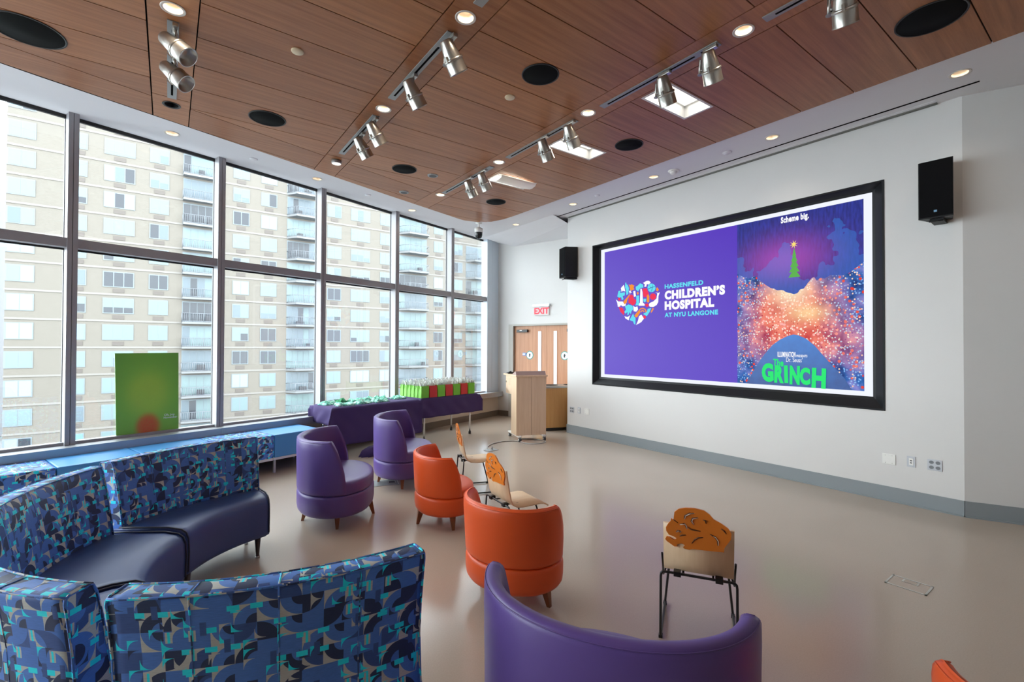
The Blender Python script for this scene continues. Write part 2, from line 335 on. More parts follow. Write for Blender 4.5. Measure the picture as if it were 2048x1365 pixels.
# exit sign above the door
ex = thing('exit_sign', 'white edge-lit sign reading EXIT in red, above the double door', 'sign', bwp(1.24, 2.37, 0))
b = MB(); n_ = Vector((-.9526, -.3044, 0)); o_ = bwp(1.24, 2.37, 0)
def exb(b, t0, t1, z0, z1, o0, o1, mi=0): b.prism([bwp(t, z, o)-o_ for t, z, o in ((t0, z0, o0), (t1, z0, o0), (t1, z0, o1), (t0, z0, o1))], (0, 0, z1-z0), mi)
exb(b, 1.05, 1.43, 2.37, 2.60, .0, .03); b.build('panel', mat('exit_panel', lin((214, 206, 206)), .3), ex)
b = MB(); exb(b, 1.02, 1.46, 2.57, 2.62, .0, .06); b.build('housing', mat('exit_housing', lin((205, 216, 222)), .25, .5), ex)
EXR = mat('exit_red', lin((230, 40, 60)), .4, emit=lin((230, 40, 60)), estr=.5)
t_ = link('lettering', text_mesh('EXIT', .19, .006, .002, 'CENTER'), ex); t_.data.materials.append(EXR)
Rm = Matrix((BW, Vector((0, 0, 1)), n_)).transposed().to_4x4(); Rm.translation = bwp(1.24, 2.405, .033)-o_; t_.matrix_local = Rm
# main (right) wall with a niche for the screen, its return, and the wall that turns off beside it
b = MB(); b.box(XW, XW+.25, 1.02, 6.655, 0, .972); b.box(XW, XW+.25, 1.02, 6.655, 3.522, ZC); b.box(XW, XW+.25, 6.0, 6.655, .972, 3.522); b.box(XW, XW+.25, 1.02, 1.649, .972, 3.522)
b.box(XW+.2, XW+.25, 1.649, 6.0, .972, 3.522); b.box(XW+.25, 8.2, 6.405, 6.655, 0, ZC)
struct(b.build('wall_right', WALLM))
RD = Vector((.41, -.912, 0)); C0 = Vector((XW, 1.02, 0)); C1 = C0+RD*7.7
b = MB(); seg_box(b, C0, C1, 0, .25, 0, ZC); struct(b.build('wall_corner', WALLM))
b = MB(); b.box(XW-.012, XW, 1.02, 6.655, .012, .155); b.box(XW-.03, XW, 1.02, 6.655, 0, .012); b.box(XW-.012, 7.4, 6.655, 6.667, 0, .155)
struct(b.build('baseboard_right', BASEG))
b = MB(); seg_box(b, C0, C1, -.012, 0, .012, .155); seg_box(b, C0, C1, -.03, 0, 0, .012); struct(b.build('baseboard_corner', BASEG))
b = MB(); b.prism([(-6.12, 2.70, 0), (-6.35, 1.2, 0), (-6.35, -6.3, 0), (-6.6, -6.3, 0), (-6.6, 1.2, 0), (-6.4, 2.70, 0)], (0, 0, ZC)); struct(b.build('wall_left', WALLM))
b = MB(); b.box(-6.8, 10, -6.3, -6.0, 0, ZC); struct(b.build('wall_front', WALLM))

# ------------------------------------------------------------------ ceiling
sd = Vector((.01413, .9999, 0)); su = Vector((.9999, -.01413, 0)); SC = .9921
def UV(u, v, z=ZC): p = su*u+sd*v; return Vector((p.x, p.y, z))
outl = [(-5.8, 1.2), (-5.2, 3.4), (-3.9, 5.08), (-.9, 6.16), (.65, 6.67), (2.43, 7.24), (3.88, 7.72), (4.56, 7.95), (4.86, 8.0), (5.12, 7.94), (5.32, 7.75), (5.41, 7.45), (5.425, 7.1), (5.425, -5.6), (-5.9, -5.6)]
def clip(poly, a, bb, inside):     # keep the side of line a->bb holding point 'inside'
    f = lambda p: (bb[0]-a[0])*(p[1]-a[1])-(bb[1]-a[1])*(p[0]-a[0])
    s = 1 if f(inside) > 0 else -1; out = []
    for i, p in enumerate(poly):
        q = poly[(i+1) % len(poly)]; fp, fq = f(p)*s, f(q)*s
        if fp >= 0: out.append(p)
        if fp*fq < 0:
            t = fp/(fp-fq); out.append((p[0]+(q[0]-p[0])*t, p[1]+(q[1]-p[1])*t))
    return out
def in_outline(poly, shrink=0.0):
    for i, a in enumerate(outl):
        poly = clip(poly, a, outl[(i+1) % len(outl)], (1, 2))
        if len(poly) < 3: return []
    return poly
def uvxy(u, v): p = su*u+sd*v; return (p.x, p.y)
pan = MB(); GAP = .0045; PZ = ZC-.016
def panel(u0, u1, lines):    # lines: list of (point,point,inside) clips in uv
    poly = [(u0+GAP, -6), (u1-GAP, -6), (u1-GAP, 9.5), (u0+GAP, 9.5)]
    for a, bb, ins in lines:
        poly = clip(poly, a, bb, ins)
        if len(poly) < 3: return
    poly = in_outline([uvxy(*p) for p in poly])
    if len(poly) < 3: return
    A = abs(sum(p[0]*q[1]-p[1]*q[0] for p, q in zip(poly, poly[1:]+poly[:1])))/2
    if A < .003: return
    pan.prism([(x, y, PZ) for x, y in poly], (0, 0, .013))
STRIPS = [(.007, .16), (1.802, .158), (3.612, .163)]
bays = [(-6.5, -.155), (.167, 1.644), (1.960, 3.45), (3.775, 5.5)]
def hl(v, k=0.0): return lambda u: v+k*u
S1 = lambda u: 5.95+.285*u; S2 = lambda u: 6.46+.285*u
vs = [.76+.4745*k for k in range(-14, 22)]
for bi, (u0, u1) in enumerate(bays):
    for v0, v1 in zip(vs, vs[1:]):
        ln = [((-9, v0+GAP), (9, v0+GAP), (0, v0+1)), ((-9, v1-GAP), (9, v1-GAP), (0, v1-1))]
        if bi < 3: ln.append(((-9, S1(-9)-GAP), (9, S1(9)-GAP), (0, 0)))
        panel(u0, u1, ln)
    if bi < 3:
        panel(u0, u1, [((-9, S1(-9)+GAP), (9, S1(9)+GAP), (0, 9)), ((-9, S2(-9)-GAP), (9, S2(9)-GAP), (0, 0))])
        panel(u0, u1, [((-9, S2(-9)+GAP), (9, S2(9)+GAP), (0, 9))])
for c, h in STRIPS:
    cut = S1(c)-.12
    panel(c-h, c+h, [((-9, cut-GAP-2.57*0), (9, cut-GAP), (0, 0))]); panel(c-h, c+h, [((-9, cut+GAP), (9, cut+GAP), (0, 9))])
ceil_panels = struct(pan.build('ceiling_panels', WOODC))
b = MB(); b.prism([(x, y, ZC-.003) for x, y in outl], (0, 0, .002)); backing = struct(b.build('ceiling_backing', VOID))
b = MB(); b.prism([(x, y, ZC) for x, y in [(-6.55, -6.3), (11, -6.3), (11, 6.4), (8.4, 9.9), (6.46, 9.45), (-3.66, 6.22), (-4.92, 5.36), (-5.78, 4.14), (-6.3, 2.7), (-6.48, 1.2), (-6.56, -.28)]], (0, 0, .02))
ceil = struct(b.build('ceiling', CEILM))
b = MB(); Z_ = [(6.0, 9.05, 4.179), (6.0, 6.66, 4.179), (6.377, 6.656, 4.078), (7.46, 6.656, 4.03)]
P45 = bwp(.45, 4.03); PK = bwp(-.02, 4.17)
b.poly(Z_[:3]+[(P45.x, P45.y, 4.03)]); b.poly([Z_[2], Z_[3], tuple(bwp(2.74, 4.03)), (P45.x, P45.y, 4.03)]); b.poly([Z_[0], (P45.x, P45.y, 4.03), tuple(PK)])
struct(b.build('ceiling_soffit', CEILM))
# slots along the main wall
b = MB(); b.prism([(6.133, .86, ZC-.004), (6.158, .86, ZC-.004), (6.158, 7.48, ZC-.004), (6.133, 7.48, ZC-.004)], (0, 0, .003)); struct(b.build('trim_slot', VOID))
GAPG = mat('shade_pocket', lin((120, 122, 118)), .7)
b = MB(); b.box(6.32, 6.372, 1.2, 6.6, ZC-.012, ZC-.001); b.box(6.27, 6.32, 1.2, 6.6, ZC-.005, ZC-.001, mi=1); struct(b.build('trim_pocket', [GAPG, CEILM]))
# holes for the recessed fixtures
DL = [(.008, 4.311), (1.814, 3.092), (3.664, 1.905), (1.823, 4.81), (3.626, 3.575), (3.624, 5.261), (3.634, 6.99), (.016, 6.915), (1.803, 7.485), (3.654, 8.162), (5.82, 7.817), (5.787, 6.078), (5.813, 4.381), (5.855, 2.699), (5.868, 1.035), (.007, 6.057)]
PL = [(3.86, 4.556, 2.715, 3.025), (3.833, 4.54, 4.185, 4.457), (3.872, 4.55, 5.62, 5.93)]
cut = MB()
for u, v in DL: cut.lathe([(0, -.1), (.066, -.1), (.066, .2), (0, .2)], 20, Matrix.Translation(UV(u*SC, v*SC)), smooth=False)
for u0, u1, v0, v1 in PL: cut.prism([UV(u*SC, v*SC, ZC-.1) for u, v in ((u0, v0), (u1, v0), (u1, v1), (u0, v1))], (0, 0, .3))
cut = cut.build('cutter', VOID)
bpy.context.view_layer.update()
for o in (ceil_panels, backing, ceil):
    md = o.modifiers.new('b', 'BOOLEAN'); md.object = cut; md.operation = 'DIFFERENCE'; md.solver = 'EXACT'
    dg = bpy.context.evaluated_depsgraph_get(); me = bpy.data.meshes.new_from_object(o.evaluated_get(dg)); o.modifiers.clear(); o.data = me
bpy.data.objects.remove(cut)
# ------------------------------------------------------------------ ceiling fixtures
DLL = ['lit downlight in the wood strip nearest the windows, above its track', 'lit downlight in the middle wood strip, nearest the camera', 'lit downlight in the wood strip nearest the screen, closest to the camera',
 'lit downlight in the middle wood strip, between its two tracks', 'lit downlight in the strip nearest the screen, second from the camera', 'lit downlight in the strip nearest the screen, third from the camera',
 'lit downlight at the far end of the wood strip nearest the screen', 'lit downlight in the white window-side border, beside the strip nearest the windows', 'dim downlight in the white window-side border, at the end of the middle wood strip',
 'lit downlight in the white window-side border, third and farthest along the windows', 'small downlight in the white border at the far corner, beyond the dark ceiling slot', 'downlight in the white screen-side border, above the far end of the screen',
 'downlight in the white screen-side border, above the middle of the screen', 'downlight in the white screen-side border, above the near end of the screen', 'downlight in the white screen-side border, nearest the camera, by the near wall speaker', 'unlit dark recessed downlight in the wood strip nearest the windows']
for i, ((u, v), lb) in enumerate(zip(DL, DLL)):
    p = UV(u*SC, v*SC); t = thing('recessed_downlight', lb, 'ceiling light', p, group='recessed downlights in the ceiling')
    zf = -.016 if i in (0, 1, 2, 3, 4, 5, 6, 15) else 0.0
    dark = i == 15
    b = MB(); b.lathe([(.060, zf), (.076, zf-.006), (.080, zf-.004), (.080, zf), (.066, zf+.002), (.060, zf)], 28); b.build('trim_ring', BLACK if dark else RING, t)
    b = MB(); b.lathe([(.062, zf-.002), (.052, .05), (.040, .085)], 24); b.build('reflector', BLACK if dark else REFL, t, recalc=False)
    if dark: b = MB(); b.lathe([(.041, .085), (0, .086)], 20); b.build('lamp', VOID, t)
    else:
        b = MB(); b.lathe([(.041, .080), (.03, .074), (0, .07)], 20); b.build('lamp', LAMPE, t)
        l = lamp('downlight_lamp', 'SPOT', (0, 0, .04), (14 if i < 7 else 7) if i != 8 else 3, (1, .85, .68), (0, 0, 0), spot_size=2.0, spot_blend=.8, shadow_soft_size=.04); l.parent = t
t = thing('surface_puck_light', 'small lit puck light protruding at the window end of the middle wood strip', 'ceiling light', UV(1.825*SC, 6.54*SC, PZ))
b = MB(); b.lathe([(.0, 0), (.065, 0), (.065, -.035), (.06, -.045)], 24); b.build('housing', GREYP, t)
b = MB(); b.lathe([(.0, -.046), (.058, -.045)], 24); b.build('lamp', emat('puck_glow', (1, .92, .84), 1.1), t)
# rectangular lights in the wood ceiling
for i, (u0, u1, v0, v1) in enumerate(PL):
    u0, u1, v0, v1 = [q*SC for q in (u0, u1, v0, v1)]; c = UV((u0+u1)/2, (v0+v1)/2); hu, hv = (u1-u0)/2, (v1-v0)/2
    t = thing('recessed_panel_light', ['square recessed panel light behind the spotlight, nearest the camera', 'square recessed panel light in the middle of the screen-side bay', 'farthest recessed panel light, its curved diffuser hanging down'][i], 'ceiling light', c, -.01413, 'panel lights in the wood ceiling')
    b = MB(); z = -.02
    for x0, x1, y0, y1 in ((-hu-.02, hu+.02, -hv-.02, -hv), (-hu-.02, hu+.02, hv, hv+.02), (-hu-.02, -hu, -hv, hv), (hu, hu+.02, -hv, hv)): b.box(x0, x1, y0, y1, z, z+.008)
    b.build('frame', RING, t)
    b = MB()
    for x0, x1, y0, y1 in ((-hu, hu, -hv, -hv+.004), (-hu, hu, hv-.004, hv), (-hu, -hu+.004, -hv, hv), (hu-.004, hu, -hv, hv)): b.box(x0, x1, y0, y1, z, .14)
    b.build('housing', GREYP, t)
    if i < 2: b = MB(); b.box(-hu+.004, hu-.004, -hv+.004, hv-.004, .115, .12); b.build('diffuser', DIFFE, t)
    else:
        b = MB(); b.box(-hu+.004, hu-.004, -hv+.004, hv-.004, .11, .12); b.build('tube_lamp', DIFFE, t)
        b = MB(); prof = [(hv-.03, -.005), (hv-.09, -.05), (hv-.2, -.085), (-hv+.05, -.09), (-hv-.03, -.07), (-hv-.05, -.04)]
        b.loft([[(x, y, zz) for y, zz in prof] for x in (-hu+.02, hu-.02)], False, False, closed=False)
        o = b.build('diffuser', mat('opal', lin((232, 226, 216)), .4, emit=(1, .9, .78), estr=.12), t); md = o.modifiers.new('s', 'SOLIDIFY'); md.thickness = .004
    lamp('panel_lamp', 'AREA', (0, 0, .10), 5, (1, .92, .82), shape='RECTANGLE', size=hu*1.8, size_y=hv*1.6).parent = t
# flush ceiling speakers
SPK = [(-.933, 5.309, .235, 'black ceiling speaker left of the strip nearest the windows'), (.867, 5.779, .185, 'black ceiling speaker between window strip and middle strip'), (2.755, 3.33, .172, 'black ceiling speaker between the middle and screen-side strips, nearer the camera'),
 (2.69, 6.273, .172, 'black ceiling speaker between the middle and screen-side strips, far from the camera'), (4.607, 3.838, .172, 'black ceiling speaker in the screen-side bay, between the two square panel lights'), (4.586, 6.746, .17, 'farthest black ceiling speaker, past the hanging curved diffuser'), (4.668, .986, .215, 'large black ceiling speaker at the photo top right corner')]
for u, v, r, lb in SPK:
    t = thing('ceiling_speaker', lb, 'speaker', UV(u*SC, v*SC, PZ), group='round speakers in the wood ceiling')
    b = MB(); b.lathe([(0, -.004), (r-.01, -.004), (r-.008, 0)], 40); b.build('grille', mat('speaker_cloth', (.008, .009, .009), .9, spec=.1), t)
    b = MB(); b.lathe([(r-.012, 0), (r-.012, -.006), (r, -.006), (r, 0)], 40); b.build('rim', mat('speaker_rim', (.016, .016, .016), .6), t)
# cover plates, detectors
CP = [(.869, 4.3, .05, CREAM, PZ, 'cream cover disc in the wood bay nearest the windows'), (2.76, 3.817, .052, CREAM, PZ, 'cream cover disc in the wood bay beside the black speaker'), (.914, 7.198, .05, CEILM, ZC, 'white cover disc in the window-side border, left one'), (2.685, 7.766, .05, CEILM, ZC, 'white cover disc in the window-side border, right one'),
 (5.841, 3.257, .055, CEILM, ZC, 'white cover disc in the screen-side border, above the screen'), (5.772, 5.484, .042, CEILM, ZC, 'small white cover disc in the screen-side border near the far corner')]
for u, v, r, m_, z, lb in CP:
    b = MB(); b.lathe([(0, -.012), (r*.9, -.012), (r, -.006), (r, 0)], 28); o = b.build('sprinkler_cover', m_, None, UV(u*SC, v*SC, z)); tag(o, lb, 'cover plate', 'sprinkler cover discs')
for u, v, lb in ((3.128, 6.261, 'small round grey speaker in the wood ceiling, nearer of two'), (3.092, 7.223, 'small round grey speaker in the wood ceiling, farther of two')):
    t = thing('small_ceiling_vent', lb, 'vent', UV(u*SC, v*SC, PZ), group='small grey ceiling discs')
    b = MB(); b.lathe([(.055, -.012), (.075, -.008), (.078, 0)], 28); b.build('rim', GREYP, t)
    b = MB(); b.lathe([(0, -.010), (.025, -.014), (.056, -.010)], 28); b.build('grille', mat('vent_dark', (.05, .055, .06), .5), t)
t = thing('smoke_detector', 'white domed smoke detector in the screen-side ceiling border', 'smoke detector', UV(5.843*SC, 4.059*SC))
b = MB(); b.lathe([(0, -.052), (.035, -.048), (.05, -.03), (.052, -.016)], 28); b.build('dome', WHITE, t)
b = MB(); b.lathe([(.052, -.016), (.075, -.012), (.078, 0)], 28); b.build('base', WHITE, t)
t = thing('dome_camera', 'white and black dome security camera hanging from the far ceiling corner', 'camera', (5.20, 8.03, ZC))
b = MB(); b.lathe([(.07, 0), (.07, -.01), (.018, -.02), (.018, -.10)], 20); b.build('bracket', WHITE, t)
b = MB(); b.lathe([(.0, -.10), (.05, -.10), (.085, -.12), (.085, -.19), (.075, -.2)], 28); b.build('housing', WHITE, t)
b = MB(); b.lathe([(.078, -.2), (.076, -.25), (.06, -.30), (.03, -.325), (0, -.33)], 28); b.build('dome', mat('dome_black', (.005, .005, .006), .12), t)
# light tracks and spotlights
TR = [(.010, 4.47, 5.88, 'grey light track in the wood strip nearest the windows'), (1.81, 3.30, 4.56, 'grey light track in the middle strip, nearer one'), (1.81, 4.994, 6.263, 'grey light track in the middle strip, by the windows'), (3.645, 2.10, 3.396, 'grey light track in the screen-side strip, over the nearest panel light'),
 (3.63, 3.765, 5.067, 'grey light track in the screen-side strip, middle of the strip'), (3.635, 5.445, 6.876, 'grey light track at the far end of the screen-side strip'), (3.665, .30, 1.743, 'grey light track in the screen-side strip, cut by the photo top edge'), (1.815, 1.5, 2.92, 'grey light track in the middle strip, only its end showing at the photo top')]
for u, v0, v1, lb in TR:
    L = (v1-v0)*SC; t = thing('light_track', lb, 'light track', UV(u*SC, v0*SC, PZ), -.01413, 'light tracks in the wood strips')
    b = MB(); b.box(-.038, .038, 0, L, -.008, 0); b.build('rail', GREYP, t)
    b = MB(); b.box(-.009, .009, .22, L-.08, -.0095, -.004); b.box(-.010, .010, .12, .16, -.0095, -.004); b.build('slot', VOID, t)
def head(u, v, dirv, lb, side=-1):
    p = UV(u*SC, v*SC, PZ-.008); t = thing('track_spotlight', lb, 'spotlight', p, group='spotlights on the ceiling tracks')
    d = Vector(dirv).normalized(); sidev = d.cross(Vector((0, 0, 1))).normalized()*side
    q = Vector((0, 0, -.155))+d*.01
    arm = q+sidev*.085
    b = MB(); b.box(-.02, .02, -.06, .06, -.028, 0, .004); b.tube([(0, 0, -.02), (0, 0, -.045), arm*.6+Vector((0, 0, -.02)), Vector((arm.x, arm.y, -.07)), arm+Vector((0, 0, -.03))], .013, 10); b.build('arm', STEEL, t)
    b = MB(); b.tube([arm+Vector((0, 0, .0)), q+sidev*.05], .012, 10); b.tube([arm+Vector((0, 0, -.03)), arm+Vector((0, 0, -.036))], .022, 14); b.build('pivot_knob', GREYP, t)
    M = Matrix.Translation(q) @ d.to_track_quat('Z', 'Y').to_matrix().to_4x4()
    b = MB(); b.lathe([(0, -.125), (.044, -.125), (.050, -.117), (.063, -.03), (.068, .015)], 28, M); b.build('lamp_housing', STEEL, t)
    b = MB(); b.lathe([(.068, .012), (.078, .014), (.080, .028), (.074, .034)], 28, M); b.box(-.008, .008, -.086, -.064, -.015, .03, M=M); b.build('collar', STEEL, t)
    b = MB(); b.lathe([(.074, .032), (.077, .118), (.080, .123), (.072, .123), (.068, .05), (0, .045)], 28, M); b.build('snoot', STEEL, t)
A_, B_ = (.62, -.42, -.62), (.58, .12, -.80)
for u, v, d, lb in ((.024, 4.53, A_, 'silver spotlight nearest the windows, upper of the two'), (.024, 5.00, A_, 'silver spotlight nearest the windows, lower of the two'), (1.832, 3.34, B_, 'silver spotlight on the middle strip, nearest the camera'), (1.815, 4.045, B_, 'silver spotlight on the middle strip, second from the camera'),
 (1.823, 5.06, B_, 'silver spotlight on the middle strip, third from the camera'), (1.829, 5.51, B_, 'silver spotlight on the middle strip, nearest the windows'), (3.635, 2.17, B_, 'silver spotlight on the screen-side strip, nearer the camera than the first panel light'), (3.64, 2.62, B_, 'silver spotlight on the screen-side strip, hanging in front of the first panel light'),
 (3.60, 3.82, B_, 'silver spotlight hanging beside the second panel light, right one'), (3.60, 4.27, B_, 'silver spotlight hanging beside the second panel light, left one'), (3.60, 5.61, B_, 'silver spotlight at the far end of the screen-side strip, right one'), (3.60, 5.98, B_, 'silver spotlight at the far end of the screen-side strip, left one'), (3.70, 1.23, B_, 'silver spotlight cut off by the photo top edge')):
    head(u, v, d, lb)

# ------------------------------------------------------------------ the screen in the main wall
SX = XW+.087
scr = thing('wall_screen', 'large black-framed wall screen showing purple slide and blue picture', 'screen', (SX, 3.8245, 1.1125))
def SP(a, q, l=0.0): return Vector((-.0006-l*.0006, 5.866-4.083*a-3.8245, 2.32*q))
b = MB(); fo = [(6.0, .972), (1.649, .972), (1.649, 3.522), (6.0, 3.522)]; fi = [(5.866, 1.1125), (1.783, 1.1125), (1.783, 3.4325), (5.866, 3.4325)]
def fp(y, z, x): return Vector((x-SX, y-3.8245, z-1.1125))
rings = [[fp(y, z, x) for y, z in r] for r, x in ((fo, XW+.05), (fo, XW-.006), ([(y-(.02 if y > 3 else -.02), z+(.02 if z < 2 else -.02)) for y, z in fo], XW-.008), ([(y+(.03 if y > 3 else -.03), z-(.03 if z < 2 else -.03)) for y, z in fi], XW+.072), (fi, SX-.002))]
b.loft(rings, False, False, smooth=False); b.build('frame', mat('screen_frame', (.006, .007, .009), .45, spec=.3), scr)
b = MB(); b.box(0, .03, -2.0415, 2.0415, 0, 2.32); b.build('display', emat('screen_white', lin((240, 244, 255)), .8), scr)
def purple():
    g = NG('slide_purple'); tc = g.n('ShaderNodeTexCoord'); sp = g.n('ShaderNodeSeparateXYZ'); g.l(tc.outputs['Generated'], sp.inputs[0])
    f = g.math('ADD', g.math('MULTIPLY', sp.outputs[1], .5), g.math('MULTIPLY', g.math('SUBTRACT', 1.0, sp.outputs[2]), .5))
    g.l(g.mix(f, lin((82, 48, 184)), lin((106, 84, 202))), g.b.inputs['Emission Color']); g.b.inputs['Emission Strength'].default_value = .8; g.b.inputs['Base Color'].default_value = (.01, .01, .01, 1); g.b.inputs['Roughness'].default_value = .5; g.b.inputs['Specular IOR Level'].default_value = .1
    return g.m
def picture():
    g = NG('slide_picture'); tc = g.n('ShaderNodeTexCoord'); sp = g.n('ShaderNodeSeparateXYZ'); g.l(tc.outputs['Generated'], sp.inputs[0])
    X = g.math('SUBTRACT', 1.0, sp.outputs[1]); Y = sp.outputs[2]       # 0..1 left to right, bottom to top
    def blob(cx, cy, sx, sy): 
        a = g.math('DIVIDE', g.math('SUBTRACT', X, cx), sx); c = g.math('DIVIDE', g.math('SUBTRACT', Y, cy), sy)
        return g.math('POWER', 2.718, g.math('MULTIPLY', g.math('ADD', g.math('MULTIPLY', a, a), g.math('MULTIPLY', c, c)), -1.0))
    def noise(sx, sy, det=5):
        cb = g.n('ShaderNodeCombineXYZ'); g.l(g.math('MULTIPLY', X, sx), cb.inputs[0]); g.l(g.math('MULTIPLY', Y, sy), cb.inputs[1])
        n = g.n('ShaderNodeTexNoise'); n.inputs['Scale'].default_value = 1; n.inputs['Detail'].default_value = det; g.l(cb.outputs[0], n.inputs[0]); return n.outputs['Fac']
    def vor(s, rnd=1.0):
        cb = g.n('ShaderNodeCombineXYZ'); g.l(g.math('MULTIPLY', X, s*.72), cb.inputs[0]); g.l(g.math('MULTIPLY', Y, s), cb.inputs[1])
        v = g.n('ShaderNodeTexVoronoi'); v.inputs['Scale'].default_value = 1; g.l(cb.outputs[0], v.inputs[0]); return v.outputs['Distance'], v.outputs['Color']
    n1 = noise(60, 16); n2 = noise(4, 5, 3)
    sky = g.mix(g.math('MULTIPLY_ADD', n1, 1.4, -.2), lin((20, 18, 74)), lin((46, 62, 176)))
    sky = g.mix(g.math('MULTIPLY', blob(.42, .74, .34, .13), .85), sky, lin((166, 70, 178)))
    sky = g.mix(g.math('MULTIPLY', g.math('GREATER_THAN', g.math('ADD', n2, g.math('MULTIPLY', Y, -.9)), -.16), .32), sky, lin((40, 130, 225)))
    d1, c1 = vor(46); d2, c2 = vor(90)
    s1 = g.n('ShaderNodeSeparateColor'); g.l(c1, s1.inputs[0]); s2 = g.n('ShaderNodeSeparateColor'); g.l(c2, s2.inputs[0])
    n3 = noise(9, 12, 4); dA = g.math('LESS_THAN', d1, .36); dB = g.math('LESS_THAN', d2, .40)
    town = g.mix(g.math('MULTIPLY_ADD', n3, 2.2, -.6), lin((14, 26, 98)), lin((52, 136, 232)))
    town = g.mix(g.math('MULTIPLY', dB, g.math('GREATER_THAN', s2.outputs[2], .62)), town, lin((120, 176, 240)))
    town = g.mix(g.math('MULTIPLY', dA, g.math('GREATER_THAN', s1.outputs[1], .60)), town, lin((222, 52, 40)))
    town = g.mix(g.math('MULTIPLY', dB, g.math('GREATER_THAN', s2.outputs[0], .84)), town, lin((255, 214, 190)))
    warm = g.mix(g.math('MULTIPLY_ADD', n3, 2.4, -.7), lin((206, 50, 44)), lin((255, 150, 120)))
    warm = g.mix(g.math('MULTIPLY', dA, g.math('GREATER_THAN', s1.outputs[1], .45)), warm, lin((255, 176, 170)))
    warm = g.mix(g.math('MULTIPLY', dB, g.math('GREATER_THAN', s2.outputs[0], .72)), warm, lin((190, 30, 40))); warm = g.mix(g.math('MULTIPLY', dB, g.math('GREATER_THAN', s2.outputs[2], .76)), warm, lin((255, 236, 214)))
    wf = g.math('ADD', g.math('MULTIPLY', blob(.46, .45, .30, .17), 1.5), g.math('MULTIPLY', blob(.55, .25, .5, .12), .75))
    town = g.mix(g.math('MINIMUM', g.math('MAXIMUM', g.math('MULTIPLY_ADD', g.math('SUBTRACT', n3, .5), 1.2, wf), 0.0), .97), town, warm)
    town = g.mix(g.math('MULTIPLY', blob(.47, .56, .16, .09), .85), town, lin((255, 240, 200)))
    town = g.mix(g.math('MULTIPLY', blob(.6, .42, .15, .05), .7), town, lin((255, 222, 160)))
    mask = g.math('LESS_THAN', g.math('ADD', Y, g.math('ADD', g.math('MULTIPLY', n2, .25), g.math('MULTIPLY', g.math('ABSOLUTE', g.math('SUBTRACT', X, .5)), -.3))), .66)
    col = g.mix(mask, sky, town)
    g.l(col, g.b.inputs['Emission Color']); g.b.inputs['Emission Strength'].default_value = .78; g.b.inputs['Base Color'].default_value = (.01, .01, .01, 1); g.b.inputs['Specular IOR Level'].default_value = .1
    return g.m
A0, A1, AM, Q0, Q1 = .021, .980, .619, .024, .977
def quad(a0, a1, q0, q1, l): return [SP(a0, q0, l), SP(a1, q0, l), SP(a1, q1, l), SP(a0, q1, l)]
b = MB(); b.poly(quad(A0, AM, Q0, Q1, 1)); b.build('slide_panel', purple(), scr)
b = MB(); b.poly(quad(AM, A1, Q0, Q1, 1)); b.build('picture_panel', picture(), scr)
def PP(a, q, l): return SP(AM+(A1-AM)*a, Q0+(Q1-Q0)*q, l)       # picture coordinates
def hill():
    g = NG('hill_glow'); tc = g.n('ShaderNodeTexCoord'); n = g.n('ShaderNodeTexNoise'); n.inputs['Scale'].default_value = 9; n.inputs['Detail'].default_value = 6; g.l(tc.outputs['Object'], n.inputs[0])
    sp = g.n('ShaderNodeSeparateXYZ'); g.l(tc.outputs['Generated'], sp.inputs[0])
    f = g.math('ADD', g.math('MULTIPLY', n.outputs['Fac'], .5), g.math('MULTIPLY', sp.outputs[2], .55))
    g.l(g.mix(f, lin((16, 32, 104)), lin((40, 122, 210))), g.b.inputs['Emission Color']); g.b.inputs['Emission Strength'].default_value = .8; g.b.inputs['Base Color'].default_value = (.01, .01, .01, 1); return g.m
b = MB(); top = [(.08, .0), (.194, .13), (.25, .185), (.32, .24), (.38, .27), (.44, .29), (.49, .30), (.53, .295), (.59, .275), (.656, .235), (.72, .18), (.78, .13), (.87, .06), (.92, 0)]
b.poly([PP(a, q, 2) for a, q in top]); b.build('snowy_hill', hill(), scr)
b = MB()
for i, (q, w) in enumerate(((.63, .048), (.66, .042), (.69, .034), (.72, .025), (.75, .016))): b.poly([PP(.5-w, q, 2+i), PP(.5+w, q, 2+i), PP(.5, q+.05, 2+i)])
b.build('fir_tree', emat('tree_glow', lin((96, 176, 84)), .8), scr)
b = MB(); b.poly([PP(.497+(.034 if k % 2 == 0 else .011)*math.cos(math.pi*k/8+.2), .82+(.026 if k % 2 == 0 else .008)*math.sin(math.pi*k/8+.2), 4) for k in range(16)]); b.build('star', emat('star_glow', lin((255, 226, 120)), .8), scr)
SM = Matrix(((0, 0, -1, 0), (-1, 0, 0, 0), (0, 1, 0, 0), (0, 0, 0, 1)))       # text plane: x to image right, y up, facing the room
def scr_text(txt, pos, size, m_, bold=0.0, w=None, rot=0.0, l=6, spacing=1.0, h=None):
    me = text_mesh(txt, size, bold, .0005, 'LEFT', spacing); me.materials.append(m_)
    xs = [v.co.x for v in me.vertices]; ys = [v.co.y for v in me.vertices]; x0 = min(xs); sx = w/(max(xs)-x0) if w else 1.0
    sy = h/(max(ys)-min(ys)) if h else 1.0
    o = link('lettering', me, scr); p = pos.copy(); p.x = -.0006-l*.0006
    o.matrix_local = Matrix.Translation(p) @ SM @ Matrix.Rotation(rot, 4, 'Z') @ Matrix.Diagonal((sx, sy, 1, 1)) @ Matrix.Translation((-x0, -min(ys) if h else 0, 0)); return o
TEAL = emat('slide_teal', lin((104, 224, 242)), .8); WHT = emat('slide_white', lin((252, 252, 255)), .8); RED_ = emat('slide_red', lin((240, 62, 92)), .8); ORA = emat('slide_orange', lin((246, 150, 62)), .8); GRN = emat('slide_green', lin((52, 232, 120)), .8)
